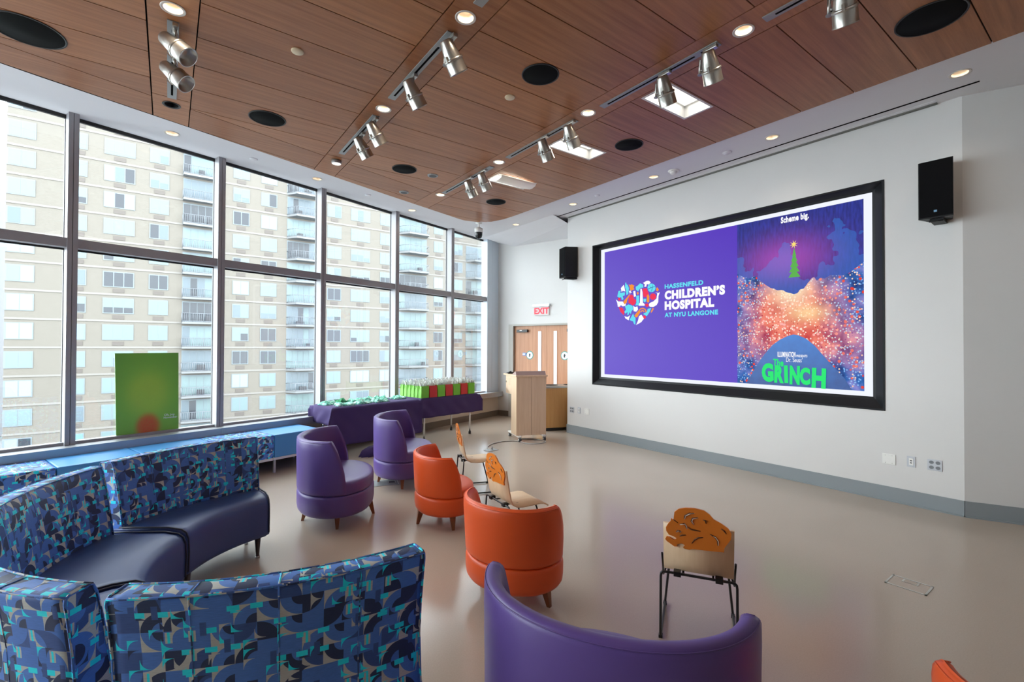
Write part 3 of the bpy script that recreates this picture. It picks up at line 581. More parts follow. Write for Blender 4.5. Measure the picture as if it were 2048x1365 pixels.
scr_text('HASSENFELD', SP(.3308, .6396), .092, TEAL, .004, .665, spacing=1.1)
scr_text("CHILDREN\u2019S", SP(.3308, .568), .172, WHT, .011, 1.0, spacing=1.12)
scr_text('HOSPITAL', SP(.3308, .4965), .172, WHT, .011, .836, spacing=1.12)
scr_text('AT NYU LANGONE', SP(.3308, .4438), .092, TEAL, .004, .895, spacing=1.1)
pw = 4.083*(A1-AM)
scr_text('Scheme big.', PP(.392, .956, 6), .105, WHT, .0045, .223*pw, spacing=1.1)
scr_text('ILLUMINATION', PP(.3615, .17, 6), .092, WHT, .003, .147*pw, spacing=1.12); scr_text('PRESENTS', PP(.515, .17, 6), .04, WHT, .001, .085*pw, spacing=1.15)
scr_text("Dr. Seuss\u2019", PP(.433, .14, 6), .085, WHT, 0, .13*pw)
scr_text('The', PP(.322, .117, 7), .125, GRN, .004, .088*pw, rot=-.04)
for k, (ch, x0, x1, q0, q1, r_) in enumerate((('G', 355, 520, .005, .117, .03), ('R', 525, 655, .004, .108, -.03), ('I', 665, 715, .005, .108, .03), ('N', 732, 862, .0, .108, -.02), ('C', 868, 1000, .0, .098, .03), ('H', 1010, 1180, -.012, .10, -.03))):
    a0, a1 = [.228+(x-355)*.000616 for x in (x0, x1)]
    scr_text(ch, PP(a0, q0+.012, 7), .3, GRN, .018, (a1-a0)*pw, rot=r_, l=7+k, h=(q1-q0)*2.32*.953)
# heart-shaped emblem of many small coloured shapes
def HP(x, y, l=3):
    s_, t_ = (x-180)/720, (y-180)/720
    a = (.08533*(1-s_)+.30839*s_); q0 = .7415*(1-s_)+.6987*s_; q1 = .4062*(1-s_)+.3927*s_
    return SP(a, q0*(1-t_)+q1*t_, l)
EMB = MB(); EMB_M = []
def shapes(name, m_, polys, l=3):
    EMB_M.append(m_)
    for i, p in enumerate(polys): EMB.poly([HP(x, y, l+(i % 2)*.2) for x, y in p], len(EMB_M)-1)
def circ(cx, cy, rx, ry=None, n=18, a0=0, a1=6.2832, ang=0): 
    ry = ry or rx; out = []
    for k in range(n):
        t = a0+(a1-a0)*k/n; x, y = rx*math.cos(t), ry*math.sin(t); out.append((cx+x*math.cos(ang)-y*math.sin(ang), cy+x*math.sin(ang)+y*math.cos(ang)))
    return out
def arc(cx, cy, r0, r1, a0, a1, n=12): return [(cx+r1*math.cos(a0+(a1-a0)*k/n), cy+r1*math.sin(a0+(a1-a0)*k/n)) for k in range(n+1)]+[(cx+r0*math.cos(a1-(a1-a0)*k/n), cy+r0*math.sin(a1-(a1-a0)*k/n)) for k in range(n+1)]
shapes('emblem_white', WHT, [[(268, 300), (320, 245), (332, 290), (345, 355), (300, 345), (280, 362)], [(598, 310), (618, 310), (632, 370), (640, 540), (665, 560), (665, 590), (570, 590), (575, 560), (590, 535)],
  [(180, 485), (225, 520), (300, 520), (330, 560), (355, 545), (350, 590), (300, 600), (270, 580), (245, 605), (215, 605), (205, 545)], [(745, 545), (800, 520), (850, 470), (862, 385), (830, 372), (880, 380), (900, 366), (880, 430), (876, 530), (850, 580), (800, 610), (745, 605), (732, 575)],
  [(640, 215), (700, 180), (735, 180), (762, 212), (730, 240), (700, 235), (690, 280), (655, 275), (672, 245)], [(480, 350), (515, 345), (525, 435), (492, 445)], [(405, 340), (425, 350), (440, 335), (440, 360), (460, 375), (435, 375), (425, 395), (415, 370)],
  [(480, 590), (510, 610), (550, 600), (560, 650), (530, 688), (488, 680)], [(330, 760), (380, 775), (430, 745), (410, 800), (405, 828), (350, 800)], [(528, 905), (560, 830), (575, 760), (615, 735), (655, 800), (610, 860)]])
shapes('emblem_teal', TEAL, [[(345, 215), (360, 205), (365, 240), (385, 245), (408, 300), (395, 400), (362, 415), (355, 330), (342, 290)], [(205, 440), (225, 350), (270, 340), (250, 380), (300, 375), (340, 370), (335, 420), (300, 430), (315, 480), (285, 500), (275, 450), (240, 455)],
  [(520, 280), (560, 255), (590, 222), (640, 240), (645, 290), (600, 295), (560, 355), (525, 325)], circ(773, 296, 62, 70, 26), [(530, 425), (578, 420), (578, 580), (515, 585), (532, 540)], [(645, 475), (690, 475), (685, 520), (662, 535), (648, 515)],
  [(340, 600), (400, 568), (470, 590), (480, 650), (450, 680), (440, 730), (420, 690), (400, 740), (380, 745), (385, 690), (345, 720), (330, 690), (360, 650)], [(640, 725), (700, 690), (715, 640), (770, 625), (745, 690), (700, 760)], [(420, 820), (480, 715), (495, 770), (520, 790), (515, 905), (490, 880), (478, 845), (440, 835)]])
shapes('emblem_red', RED_, [[(630, 310), (700, 300), (715, 350), (735, 400), (700, 440), (650, 450), (640, 400)], circ(797, 440, 48, 54), [(405, 450), (440, 405), (480, 420), (490, 470), (530, 500), (515, 560), (470, 585), (400, 540)], circ(240, 480, 22, 26), [(230, 610), (300, 625), (330, 690), (320, 745), (260, 690)], [(665, 570), (715, 548), (735, 590), (700, 615)], circ(662, 775, 25, 28)])
shapes('emblem_orange', ORA, [[(400, 240), (430, 250), (455, 235), (475, 250), (500, 260), (485, 290), (500, 320), (465, 330), (455, 350), (425, 325), (420, 280)], [(845, 300), (862, 285), (885, 325), (870, 355), (845, 345)], [(700, 420), (722, 400), (740, 430), (738, 525), (718, 540), (698, 520)], [(310, 520), (350, 480), (420, 400), (430, 405), (380, 490), (370, 540), (330, 570)],
  arc(632, 690, 46, 66, math.pi*.95, math.pi*2.05), arc(632, 690, 12, 30, math.pi*.95, math.pi*2.05), [(500, 750), (540, 700), (570, 665), (600, 690), (545, 780), (515, 780)], [(765, 680), (790, 625), (812, 635), (785, 685), (765, 708)], circ(555, 385, 15, 24)])
DKP = emat('slide_line', lin((70, 60, 150)), .75)
def strip_(p, w=3): return [[(x-w, y-w) for x, y in p]+[(x+w, y+w) for x, y in p[::-1]]]
shapes('emblem_lines', DKP, strip_([(715, 320), (770, 290), (830, 275)], 3)+strip_([(740, 250), (765, 300), (800, 350)], 3)+strip_([(790, 235), (795, 290), (765, 360)], 2), 5)
EMB.build('heart_emblem', EMB_M, scr)

# ------------------------------------------------------------------ things on the walls
def wall_speaker(loc, rz, label, w=.26, h=.58, d=.27):
    t = thing('wall_speaker', label, 'speaker', loc, rz, 'black loudspeakers on the screen wall')
    SPB = mat('speaker_black', (.006, .006, .007), .5, spec=.3); SPG = mat('speaker_grille', (.005, .005, .006), .85, spec=.1)
    b = MB(); b.prism([(-w/2, 0, -h/2), (w/2, 0, -h/2), (w*.36, d, -h/2+.02), (-w*.36, d, -h/2+.02)], (0, 0, h-.01)); b.build('cabinet', SPB, t)
    b = MB(); b.box(-w/2+.008, w/2-.008, -.008, 0, -h/2+.012, h/2-.012, .004); b.build('grille', SPG, t)
    b = MB(); b.box(-.012, .012, -.010, -.008, -h/2+.055, -h/2+.075); b.build('badge', mat('badge_steel', lin((120, 160, 190)), .3, .5), t)
    b = MB(); b.box(-.05, .05, .06, d+.04, -h/2-.022, -h/2+.02); b.tube([(-.05, .05, -h/2-.02), (-.05, .02, -h/2-.03), (.05, .02, -h/2-.03), (.05, .05, -h/2-.02)], .007, 8); b.box(-.045, .045, d-.03, d+.06, -h/2-.02, .12); b.build('bracket', SPB, t)
wall_speaker((6.10, 1.17, 3.24), -math.pi/2+.05, 'black loudspeaker on the wall right of the screen, near the wall corner')
wall_speaker((6.12, 6.53, 3.26), -math.pi/2-.30, 'black loudspeaker on the wall left of the screen, above the alcove edge')
def plate(y, z, w, h, kind, label):
    t = thing('wall_plate', label, 'wall plate', (XW, y, z), 0, 'plates low on the screen wall')
    m_ = WHITE if kind == 'blank' else GREYP2
    b = MB(); b.box(-.006, 0, -w/2, w/2, -h/2, h/2, .003); b.build('cover', m_, t)
    if kind == 'quad':
        for yy in (-w/4+.004, w/4-.004):
            b = MB(); 
            for zz in (-.026, .026): b.prism([(-.0065, yy+.019*math.cos(2*math.pi*k/16), zz+.017*math.sin(2*math.pi*k/16)) for k in range(16)], (-.002, 0, 0))
            b.build('outlet', mat('outlet_grey', lin((120, 124, 128)), .4), t)
    elif kind == 'data':
        b = MB(); b.box(-.009, -.006, -.018, .018, -.036, .036); b.build('insert', WHITE, t)
        b = MB(); b.box(-.011, -.009, -.008, .008, .006, .016); b.box(-.011, -.009, -.008, .008, -.016, -.006); b.build('jack', BLACK, t)
    else:
        b = MB()
        for yy in (-w/4, w/4):
            for zz in (-.04, .04): b.lathe([(0, -.0075), (.004, -.0075), (.004, -.006)], 8, Matrix.Translation((0, yy, zz)) @ Matrix.Rotation(-math.pi/2, 4, 'Y') @ Matrix.Translation((0, 0, .0140)))
        b.build('screw', mat('screw_grey', lin((196, 196, 190)), .3), t)
GREYP2 = mat('plate_grey', lin((196, 200, 206)), .35, .25)
plate(6.526, .449, .115, .115, 'quad', 'four-socket outlet plate by the alcove corner, farthest from the camera'); plate(6.332, .457, .075, .115, 'data', 'narrow data jack plate, second from the alcove corner'); plate(6.136, .458, .115, .115, 'blank', 'blank white plate below the far end of the screen')
plate(1.62, .452, .118, .112, 'blank', 'blank cream plate below the near end of the screen'); plate(1.43, .461, .072, .114, 'data', 'narrow data jack plate right of the blank cream plate'); plate(1.241, .463, .118, .114, 'quad', 'four-socket outlet plate beside the near wall corner')
# poster board on the sill
def poster_mat():
    g = NG('poster_print'); tc = g.n('ShaderNodeTexCoord'); sp = g.n('ShaderNodeSeparateXYZ'); g.l(tc.outputs['Generated'], sp.inputs[0]); X, Y = sp.outputs[0], sp.outputs[2]
    def blob(cx, cy, sx, sy, k=1.0):
        a = g.math('DIVIDE', g.math('SUBTRACT', X, cx), sx); c = g.math('DIVIDE', g.math('SUBTRACT', Y, cy), sy)
        return g.math('POWER', 2.718, g.math('MULTIPLY', g.math('POWER', g.math('ADD', g.math('MULTIPLY', a, a), g.math('MULTIPLY', c, c)), k), -1.0))
    n = g.n('ShaderNodeTexNoise'); n.inputs['Scale'].default_value = 55; n.inputs['Detail'].default_value = 4; g.l(tc.outputs['Generated'], n.inputs[0])
    col = g.mix(g.math('MINIMUM', blob(.5, .35, .75, .75), 1.0), lin((90, 160, 64)), lin((146, 204, 76)))
    f = g.math('MULTIPLY', blob(.5, .5, .32, .26, 2.0), g.math('MULTIPLY_ADD', n.outputs['Fac'], .5, .6)); col = g.mix(g.math('MINIMUM', f, .8), col, lin((176, 210, 76)))
    f = g.math('MULTIPLY', blob(.5, .1, .19, .16, 3.0), g.math('MULTIPLY_ADD', n.outputs['Fac'], .4, .7)); col = g.mix(g.math('MINIMUM', f, .95), col, lin((216, 86, 44)))
    g.l(col, g.b.inputs['Base Color']); g.b.inputs['Roughness'].default_value = .35; return g.m
pa = Vector((-.372, 7.112, ZS)); pb = Vector((.222, 7.290, ZS)); pd = (pb-pa).normalized(); ang = math.atan2(pd.y, pd.x)
t = thing('poster_board', 'green poster board leaning against the window on the sill', 'poster', (pa+pb)/2+Vector((.0, -.01, 0)), ang)
w_ = (pb-pa).length; lean = .03
b = MB(); b.prism([(-w_/2, -.0, 0), (w_/2, -.0, 0), (w_/2, lean, .985), (-w_/2-.015, lean, .985)], (0, .006, 0)); b.build('board', poster_mat(), t)
PTX = mat('poster_white', lin((236, 240, 226)), .4)
Pm = Matrix.Rotation(math.pi/2-math.atan2(lean, .985), 4, 'X')
for s_, x, z, sz in (('Oh, joy.', .155, .205, .036), ('November', .15, .172, .033)):
    me = text_mesh(s_, sz, .0008, .0004); me.materials.append(PTX); o = link('lettering', me, t); o.matrix_local = Matrix.Translation((x, -.002+lean*z/.985, z)) @ Pm

# ------------------------------------------------------------------ lectern, bins
lf = Vector((.945, -.327, 0)); la = math.atan2(lf.y, lf.x); lo_ = Vector((5.016, 6.514, 0))
t = thing('lectern', 'pale maple lectern on white casters near the alcove', 'lectern', lo_, la)     # local x along the front, y towards the speaker
b = MB(); b.box(0, .278, 0, .30, .10, 1.13, .004); b.box(.282, .56, 0, .30, .10, 1.13, .004); b.build('cabinet', MAPLE, t)
b = MB(); b.box(.0, .56, .30, .62, .80, 1.13, .004); b.prism([(.0, .30, .80), (.0, .62, .92), (.0, .62, .80)], (.56, 0, 0)); b.build('drawer_box', MAPLE, t)
b = MB(); b.box(-.004, 0, .36, .60, .96, 1.09, .003); dw = b.build('drawer', MAPLE, t); b = MB(); b.box(-.022, -.004, .56, .585, 1.0, 1.03, .004); b.build('drawer_knob', STEEL, dw)
b = MB(); b.box(-.02, .58, -.03, .72, 1.13, 1.155, .004); b.build('desktop', MAPLE, t)
b = MB(); b.prism([(0, .01, 1.155), (0, .05, 1.225), (0, .065, 1.225), (0, .24, 1.165), (0, .24, 1.155)], (.56, 0, 0)); b.build('reading_ledge', mat('ledge_laminate', lin((176, 152, 144)), .4), t)
b = MB(); b.tube([(.04, .58, 1.16), (.04, .56, 1.185), (.06, .5, 1.2)], .012, 8); b.box(.02, .14, .55, .66, 1.155, 1.185, .01); b.build('control_unit', BLACK, t)
b = MB()
for x in (.05, .51): b.box(x-.03, x+.03, -.06, .56, .075, .10, .006)
b.box(.08, .48, .2, .26, .08, .1); b.build('base_frame', WHITE, t)
for x, y in ((.05, -.04), (.51, -.04), (.05, .52), (.51, .52)):
    M = Matrix.Translation((x, y, .036)) @ Matrix.Rotation(math.pi/2, 4, 'Y'); c = MB(); c.lathe([(0, -.022), (.03, -.022), (.036, -.016), (.036, -.006), (.03, -.004), (.03, .004), (.036, .006), (.036, .016), (.03, .022), (0, .022)], 20, M)
    c.lathe([(0, -.024), (.016, -.024), (.016, .024), (0, .024)], 14, M, 1); c.box(x-.012, x+.012, y-.012, y+.012, .05, .08, mi=1); c.build('caster', [mat('caster_grey', lin((70, 72, 74)), .5), WHITE], t)
b = MB(); pts = [(4.279, 6.267), (4.33, 6.40), (4.524, 6.562), (4.809, 6.63), (5.03, 6.52), (5.06, 6.22), (5.30, 6.13), (5.44, 6.25), (5.36, 6.52), (5.2, 6.66)]
sm = []
for i in range(len(pts)-1):
    p0, p1, p2, p3 = pts[max(i-1, 0)], pts[i], pts[i+1], pts[min(i+2, len(pts)-1)]
    for k in range(6):
        s_ = k/6; sm.append(tuple(.5*((2*p1[j])+(-p0[j]+p2[j])*s_+(2*p0[j]-5*p1[j]+4*p2[j]-p3[j])*s_*s_+(-p0[j]+3*p1[j]-3*p2[j]+p3[j])*s_**3) for j in (0, 1))+(.009,))
b.tube([(4.30, 6.20, .009)]+sm, .009, 8); tag(b.build('power_cable', mat('cable_grey', lin((180, 178, 174)), .5)), 'grey power cable curling on the floor under the lectern', 'cable')
t = thing('floor_socket', 'small floor socket where the grey lectern cable plugs in', 'floor socket', (4.28, 6.22, 0)); b = MB(); b.box(-.10, .10, -.07, .07, 0, .008, .003); b.build('cover', GREYP, t); b = MB(); b.tube([(.02, 0, .01), (.02, 0, .05), (.05, .04, .03)], .009, 8); b.build('plug', GREYP, t)
for i, (x, y, lb) in enumerate(((6.275, 6.92, 'wooden recycling bin cabinet beside the wall corner, in front'), (6.70, 6.79, 'wooden recycling bin cabinet half hidden behind the wall corner'))):
    t = thing('recycling_bin', lb, 'bin', (x, y, 0), -.35, 'bin cabinets in the alcove')
    b = MB(); b.box(-.22, .22, -.02, .40, .06, .84, .004); b.build('cabinet', OAKV, t)
    b = MB(); b.box(-.20, .20, .0, .38, 0, .06); b.build('plinth', BLACK, t)
    b = MB(); b.box(-.23, .23, -.03, .41, .84, .885, .008); b.build('lid', STEEL, t)
    b = MB(); b.prism([(.15*math.cos(2*math.pi*k/24), .19+.13*math.sin(2*math.pi*k/24), .886) for k in range(24)], (0, 0, .002)); b.build('opening', VOID, t)
# floor boxes
for x, y, rz, w, d, lb in ((4.232, .966, 0, .19, .23, 'brass-edged floor box in open floor near the squirrel chair'), (2.23, 5.50, -.3, .30, .26, 'grey floor box under the farther purple chair')):
    t = thing('floor_box', lb, 'floor box', (x, y, 0), rz, 'floor boxes')
    b = MB(); 
    for x0, x1, y0, y1 in ((-w/2, w/2, -d/2, -d/2+.012), (-w/2, w/2, d/2-.012, d/2), (-w/2, -w/2+.012, -d/2, d/2), (w/2-.012, w/2, -d/2, d/2)): b.box(x0, x1, y0, y1, 0, .004)
    b.build('frame', STEEL, t); b = MB(); b.box(-w/2+.012, w/2-.012, -d/2+.012, d/2-.012, 0, .002); b.build('lid', FLOORM if x > 4 else mat('lid_grey', lin((120, 122, 122)), .4), t)
    b = MB(); b.box(w*.1, w*.4, -d*.2, d*.2, .002, .0045); b.box(w*.13, w*.37, -d*.15, d*.15, .0045, .005, mi=1); b.build('cable_flap', [STEEL, FLOORM if x > 4 else BLACK], t)
# ------------------------------------------------------------------ tub chairs
def tub_chair(name, label, mm, s, H, zb, zs, zseat, loc, th, group, thick=.066):
    a, bb, bf, kt, ph, lr = s
    t = thing(name, label, 'armchair', (*loc, 0), th-math.pi/2, group)
    def ol(phi, off=0.0, k=1.0):
        x, y = math.sin(phi), -math.cos(phi); A, B = a*k-off, (bb if y < 0 else bf)*k-off; n = 2.05
        r = (abs(x/A)**n+abs(y/B)**n)**(-1/n); return r*x, r*y
    N = 80; ring = lambda off, z: [(*ol(2*math.pi*k/N, off), z) for k in range(N)]
    b = MB(); b.loft([ring(.05, zb), ring(.022, zb+.006), ring(.006, zb+.03), ring(0, zb+.07), ring(0, zs-.03), ring(.004, zs-.012), ring(.014, zs-.002), ring(.03, zs)]); b.build('base', mm, t)
    b = MB(); b.loft([ring(.03, zs), ring(.014, zs+.002), ring(.006, zs+.012), ring(.004, zs+.03), ring(.004, zseat-.030), ring(.008, zseat-.010), ring(.020, zseat), ring(.06, zseat+.008), ring(.16, zseat+.014)]); b.build('seat_cushion', mm, t)
    # wrap-round back: profile (inset, height) swept along the outline
    prof = [(.03, zs), (.012, zs+.003), (.002, zs+.015), (0, zs+.03), (0, zs+(H-zs)*.2), (0, zs+(H-zs)*.4), (0, zs+(H-zs)*.6), (0, zs+(H-zs)*.8), (.002, H-.03), (.008, H-.011), (.018, H-.002), (.03, H), (thick-.03, H), (thick-.015, H-.003), (thick-.005, H-.014), (thick, H-.035), (thick, zs+(H-zs)*.8), (thick, zs+(H-zs)*.6), (thick-.008, zseat+.04), (thick-.008, zseat-.03)]
    M_ = 56; b = MB(); rings = []
    for i in range(M_+1):
        u = i/M_; r = []
        for off, z in prof:
            k = max(0, (z-zs)/(H-zs)); e = ph+.27*(1-k**2.4)
            r.append((*ol(-e*(1-u)+e*u, off, 1+(kt-1)*k), z))
        rings.append(r)
    b.loft(rings, True, True, closed=False)
    for f in b.bm.faces:
        if len(f.verts) > 4: f.smooth = False
    for e in (-ph, ph): b.tube([(*ol(e, .02+off*.5, kt), H-.0015) for off in (0, .05, thick-.03)], .0022, 5)
    b.tube([(*ol(-ph+2*ph*i/60, .006, kt), H-.012) for i in range(61)], .0022, 5); b.build('back', mm, t)
    for x, y in ((0, -lr), (lr, 0), (0, lr), (-lr, 0)):
        b = MB(); tip = Vector((x, y, 0)); top = Vector((x*.86, y*.86, zb+.03)); an = math.atan2(y, x)
        def sq(c, h, z): return [(c.x+h*1.41*math.cos(an+math.pi/4+k*math.pi/2), c.y+h*1.41*math.sin(an+math.pi/4+k*math.pi/2), z) for k in range(4)]
        b.loft([sq(tip, .012, 0), sq(top, .030, zb+.03)], smooth=False); b.build('leg', LEGW, t)
    return t
SP_ = (.478, .375, .328, 1.014, 1.47, .325); SO_ = (.343, .292, .258, 1.06, 1.48, .27)
tub_chair('tub_armchair', 'purple tub armchair nearest the long blue window bench', PURP, SP_, .82, .135, .335, .445, (1.426, 4.684), -.337, 'purple tub armchairs')
tub_chair('tub_armchair', 'purple tub armchair in front of the cloth-covered tables, farthest purple one', PURP, SP_, .82, .135, .335, .445, (2.456, 5.428), -.535, 'purple tub armchairs')
tub_chair('tub_armchair', 'large purple tub armchair seen from behind at the bottom edge', PURP, SP_, .82, .135, .335, .445, (1.331, 1.153), .515, 'purple tub armchairs')
tub_chair('tub_armchair', 'small orange tub armchair farther from the camera, beside a purple one', ORNG, SO_, .67, .13, .30, .37, (2.222, 3.989), -.258, 'orange tub armchairs', .056)
tub_chair('tub_armchair', 'small orange tub armchair seen from behind, just beyond the big purple one', ORNG, SO_, .67, .13, .30, .37, (1.931, 2.525), .331, 'orange tub armchairs', .056)
tub_chair('tub_armchair', 'orange tub armchair cut off in the bottom right corner', ORNG, SO_, .67, .13, .30, .37, (2.16, .07), .35, 'orange tub armchairs', .056)

# ------------------------------------------------------------------ curved banquette of four wedge seats
RC = Vector((.75, 3.1, 0))
def sofa_unit(label, a0, a1, rin0, rin1, shift=(0, 0), ex=(0, 0)):
    e0, e1 = math.radians(ex[0]), math.radians(ex[1]); a0, a1 = math.radians(a0), math.radians(a1); am = (a0+a1)/2; base = RC+Vector((*shift, 0))+Vector((math.cos(am)*1.15, math.sin(am)*1.15, 0))
    t = thing('curved_sofa', label, 'sofa', base, 0, 'curved sofa sections')
    ctr = RC+Vector((*shift, 0))
    def P(r, an, z): return tuple(ctr+Vector((r*math.cos(an), r*math.sin(an), z))-base)
    NS = 24
    # seat
    b = MB(); rings = []
    for i in range(NS+1):
        f = i/NS; an = a0-e0+(a1-a0+e0+e1)*f; ri = rin0+(rin1-rin0)*f; e = .012 if i in (0, NS) else 0
        pr = [(ri+.03, .165), (ri+.008, .172), (ri, .20), (ri-.004, .33), (ri, .415), (ri+.015, .448), (ri+.05, .468), (ri+.14, .478), (1.2, .465), (1.36, .455), (1.36, .165)]
        rings.append([P(r, an, z-(e if z > .2 else -e)) for r, z in pr])
    b.loft(rings); 
    for f in b.bm.faces:
        if len(f.verts) > 4: f.smooth = False
    b.build('seat', NAVY, t)
    for an, sgn, ri in ((a0-e0, 1, rin0), (a1+e1, -1, rin1)):
        b = MB(); b.tube([P(r, an+sgn*.004, z) for r, z in ((ri, .20), (ri-.005, .33), (ri, .415), (ri+.015, .45), (ri+.05, .470), (ri+.14, .479), (1.2, .467), (1.30, .46))], .006, 6); b.build('piping', mat('piping_navy', lin((28, 34, 60)), .45), t)
    # back, with uv along the arc
    prof = [(1.30, .14), (1.285, .45), (1.31, .60), (1.335, .74), (1.36, .85), (1.372, .878), (1.385, .885), (1.45, .882), (1.46, .876), (1.462, .86), (1.452, .80), (1.435, .68), (1.425, .56), (1.435, .40), (1.465, .22), (1.475, .14)]
    cum = [0]
    for p, q in zip(prof, prof[1:]): cum.append(cum[-1]+math.hypot(q[0]-p[0], q[1]-p[1]))
    b = MB(); R = []
    for i in range(NS+1):
        an = a0+.012+(a1-a0-.024)*i/NS; R.append([b.bm.verts.new(P(r, an, z)) for r, z in prof])
    for i in range(NS):
        for j in range(len(prof)-1):
            f = b.bm.faces.new((R[i][j], R[i+1][j], R[i+1][j+1], R[i][j+1])); f.smooth = True
            for lp, (ii, jj) in zip(f.loops, ((i, j), (i+1, j), (i+1, j+1), (i, j+1))): lp[b.uv].uv = (1.40*(a0+(a1-a0)*ii/NS), cum[jj])
    for r_ in (R[0], R[-1]):
        f = b.bm.faces.new(r_)
        for lp in f.loops: lp[b.uv].uv = ((lp.vert.co+base-ctr).xy.length, lp.vert.co.z)
    b.build('back', PATT, t, uvs=False)
    b = MB()
    for an in (a0+.012, a1-.012): b.tube([P(r, an, z) for r, z in prof[1:]], .005, 6)
    for k in (1, 2, 3): an = a0+(a1-a0)*k/4; b.tube([P(r-.002 if j > 7 else r+.002, an, z) for j, (r, z) in enumerate(prof[2:])], .0035, 6)
    b.tube([P(1.46, a0+.012+(a1-a0-.024)*i/NS, .878) for i in range(NS+1)], .005, 6); b.tube([P(1.374, a0+.012+(a1-a0-.024)*i/NS, .882) for i in range(NS+1)], .005, 6)
    b.build('back_piping', PATT, t)
    for an, ri in ((a0+.07, rin0), (a1-.07, rin1)):
        for r in (ri+.06, 1.36):
            b = MB(); b.lathe([(0, 0), (.014, 0), (.014, .018), (.012, .02), (.024, .175), (0, .175)], 14, Matrix.Translation(P(r, an, 0)), mi=0); b.lathe([(.0, 0), (.017, 0), (.017, .014), (0, .016)], 12, Matrix.Translation(P(r, an, 0)), mi=1); b.build('leg', [DLEG, STEEL], t)
sofa_unit('curved sofa section nearest the windows, navy seat and patterned back, its right end free', 92, 136.5, .96, .80, (0, .05))
sofa_unit('curved sofa section at the left edge with navy seat, facing the camera', 138, 182.5, .80, .78)
sofa_unit('curved sofa section seen from behind at the bottom left corner', 184, 229, .78, .80, ex=(0, 1.2))
sofa_unit('curved sofa section seen from behind at the bottom, patterned back with free right end', 232.8, 273.5, .80, .90, ex=(1.8, 0))

# ------------------------------------------------------------------ window bench
ba = math.atan2(.2925, 1); bdir = Vector((math.cos(ba), math.sin(ba), 0)); bn = Vector((-bdir.y, bdir.x, 0))
BB = Vector((-1.255, 6.74, 0)); HB = .50      # a point of the back edge
bench_x = [(-.36, .322, 'p'), (.322, .997, 'b'), (.997, 1.705, 'b'), (1.705, 2.387, 'p'), (2.387, 3.03, 'b')]
bl = ['patterned bench cube at the left edge of the photo', 'light blue bench cube next to the patterned one at the left edge', 'light blue bench cube under the green poster board, between blue and patterned cubes', 'patterned bench cube between two light blue cubes', 'light blue bench cube at the right end of the window bench']
for i, (x0, x1, k) in enumerate(bench_x):
    t = thing('bench_cube', bl[i], 'bench', BB+bdir*((x0+x1)/2), ba, 'upholstered cubes of the window bench')
    w = (x1-x0)/2-.003
    b = MB(); b.box(-w, w, -.68, 0, .20, HB, .014); b.build('cushion', PATT if k == 'p' else LBLUE, t)
    b = MB(); b.box(-w, w, -.65, -.62, .165, .20); b.box(-w, w, -.03, 0, .165, .20); b.box(-w, -w+.03, -.62, -.03, .165, .2); b.box(w-.03, w, -.62, -.03, .165, .2); b.build('frame', WHITE, t)
    for sx in ((-w+.02, ) if i < 4 else (-w+.02, w-.02)):
        for y in (-.635, -.02): b = MB(); b.box(sx-.014, sx+.014, y-.014, y+.014, 0, .166); b.build('leg', mat('bench_leg', lin((176, 178, 180)), .35, .6), t)

# ------------------------------------------------------------------ folding tables, cloths, shirts and gift bags
ta = math.atan2(.187, 1); tx = Vector((math.cos(ta), math.sin(ta), 0)); ty = Vector((-tx.y, tx.x, 0)); HT = .765
def folding_table(org, L, D, lb):
    t = thing('folding_table', lb, 'table', org, ta, 'folding tables by the windows')
    b = MB(); b.box(0, L, 0, D, HT-.045, HT-.008, .006); b.build('tabletop', mat('table_grey', lin((150, 150, 150)), .5), t)
    for x in (.12, L-.12):
        for y in (.08, D-.08):
            b = MB(); b.tube([(x, y, .05), (x, y, HT-.04)], .017, 12); b.lathe([(0, 0), (.024, 0), (.024, .05), (.018, .052)], 14, Matrix.Translation((x, y, 0)), 1); b.build('leg', [CHROME, BLACK], t)
    return t
T1o = Vector((2.03, 6.98, 0)); T2o = T1o+tx*1.60+Vector((.0, .06, 0)); TL, TD = 1.52, .70
folding_table(T1o, TL, .62, 'folding table under the purple cloth with the folded shirts')
folding_table(T2o, 1.31, TD, 'folding table under the purple cloth with the gift bags, nearer the lectern')
def cloth(org, L, D, dr, lb):
    """draped sheet: the top and four hanging sides with folds; dr = drop of front, right, back, left"""
    random.seed(3); nx, ny = 60, 30; b = MB(); drF, drR, drB, drL = dr; ext = .02
    def P(i, j):
        u = -drL+(L+drL+drR)*i/nx; v = -drF+(D+drF+drB)*j/ny
        ox = max(0, u-L, -u); oy = max(0, v-D, -v); sx = 1 if u > L else -1; sy = 1 if v > D else -1
        x = min(max(u, 0), L); y = min(max(v, 0), D); z = HT
        dz = max(ox, oy)
        if ox > 0 or oy > 0:
            fold = .020*math.sin(u*17+v*5)*math.sin(v*16+u*4)*min(1, dz/.15)
            fl = .05*min(1, dz/.1)+.10*dz
            if ox > 0 and oy > 0:
                m_ = math.hypot(ox, oy); x += sx*(.03+.42*min(ox, .8*oy+ .02)); y += sy*(.03+.30*min(oy, .8*ox+.02)); z -= max(ox, oy)*.97
            elif ox > 0: x += sx*(.012+.05*ox+fold*.9); z -= ox*.99
            else: y += sy*(.012+.04*oy+fold*.9); z -= oy*.99
        return (x, y, max(z, .012))
    V = [[b.bm.verts.new(P(i, j)) for j in range(ny+1)] for i in range(nx+1)]
    for i in range(nx):
        for j in range(ny): f = b.bm.faces.new((V[i][j], V[i+1][j], V[i+1][j+1], V[i][j+1])); f.smooth = True
    o = b.build('tablecloth', CLOTH, None, org, ta); tag(o, lb, 'tablecloth', 'purple tablecloths'); md = o.modifiers.new('s', 'SOLIDIFY'); md.thickness = .003; md.offset = 1
    return o
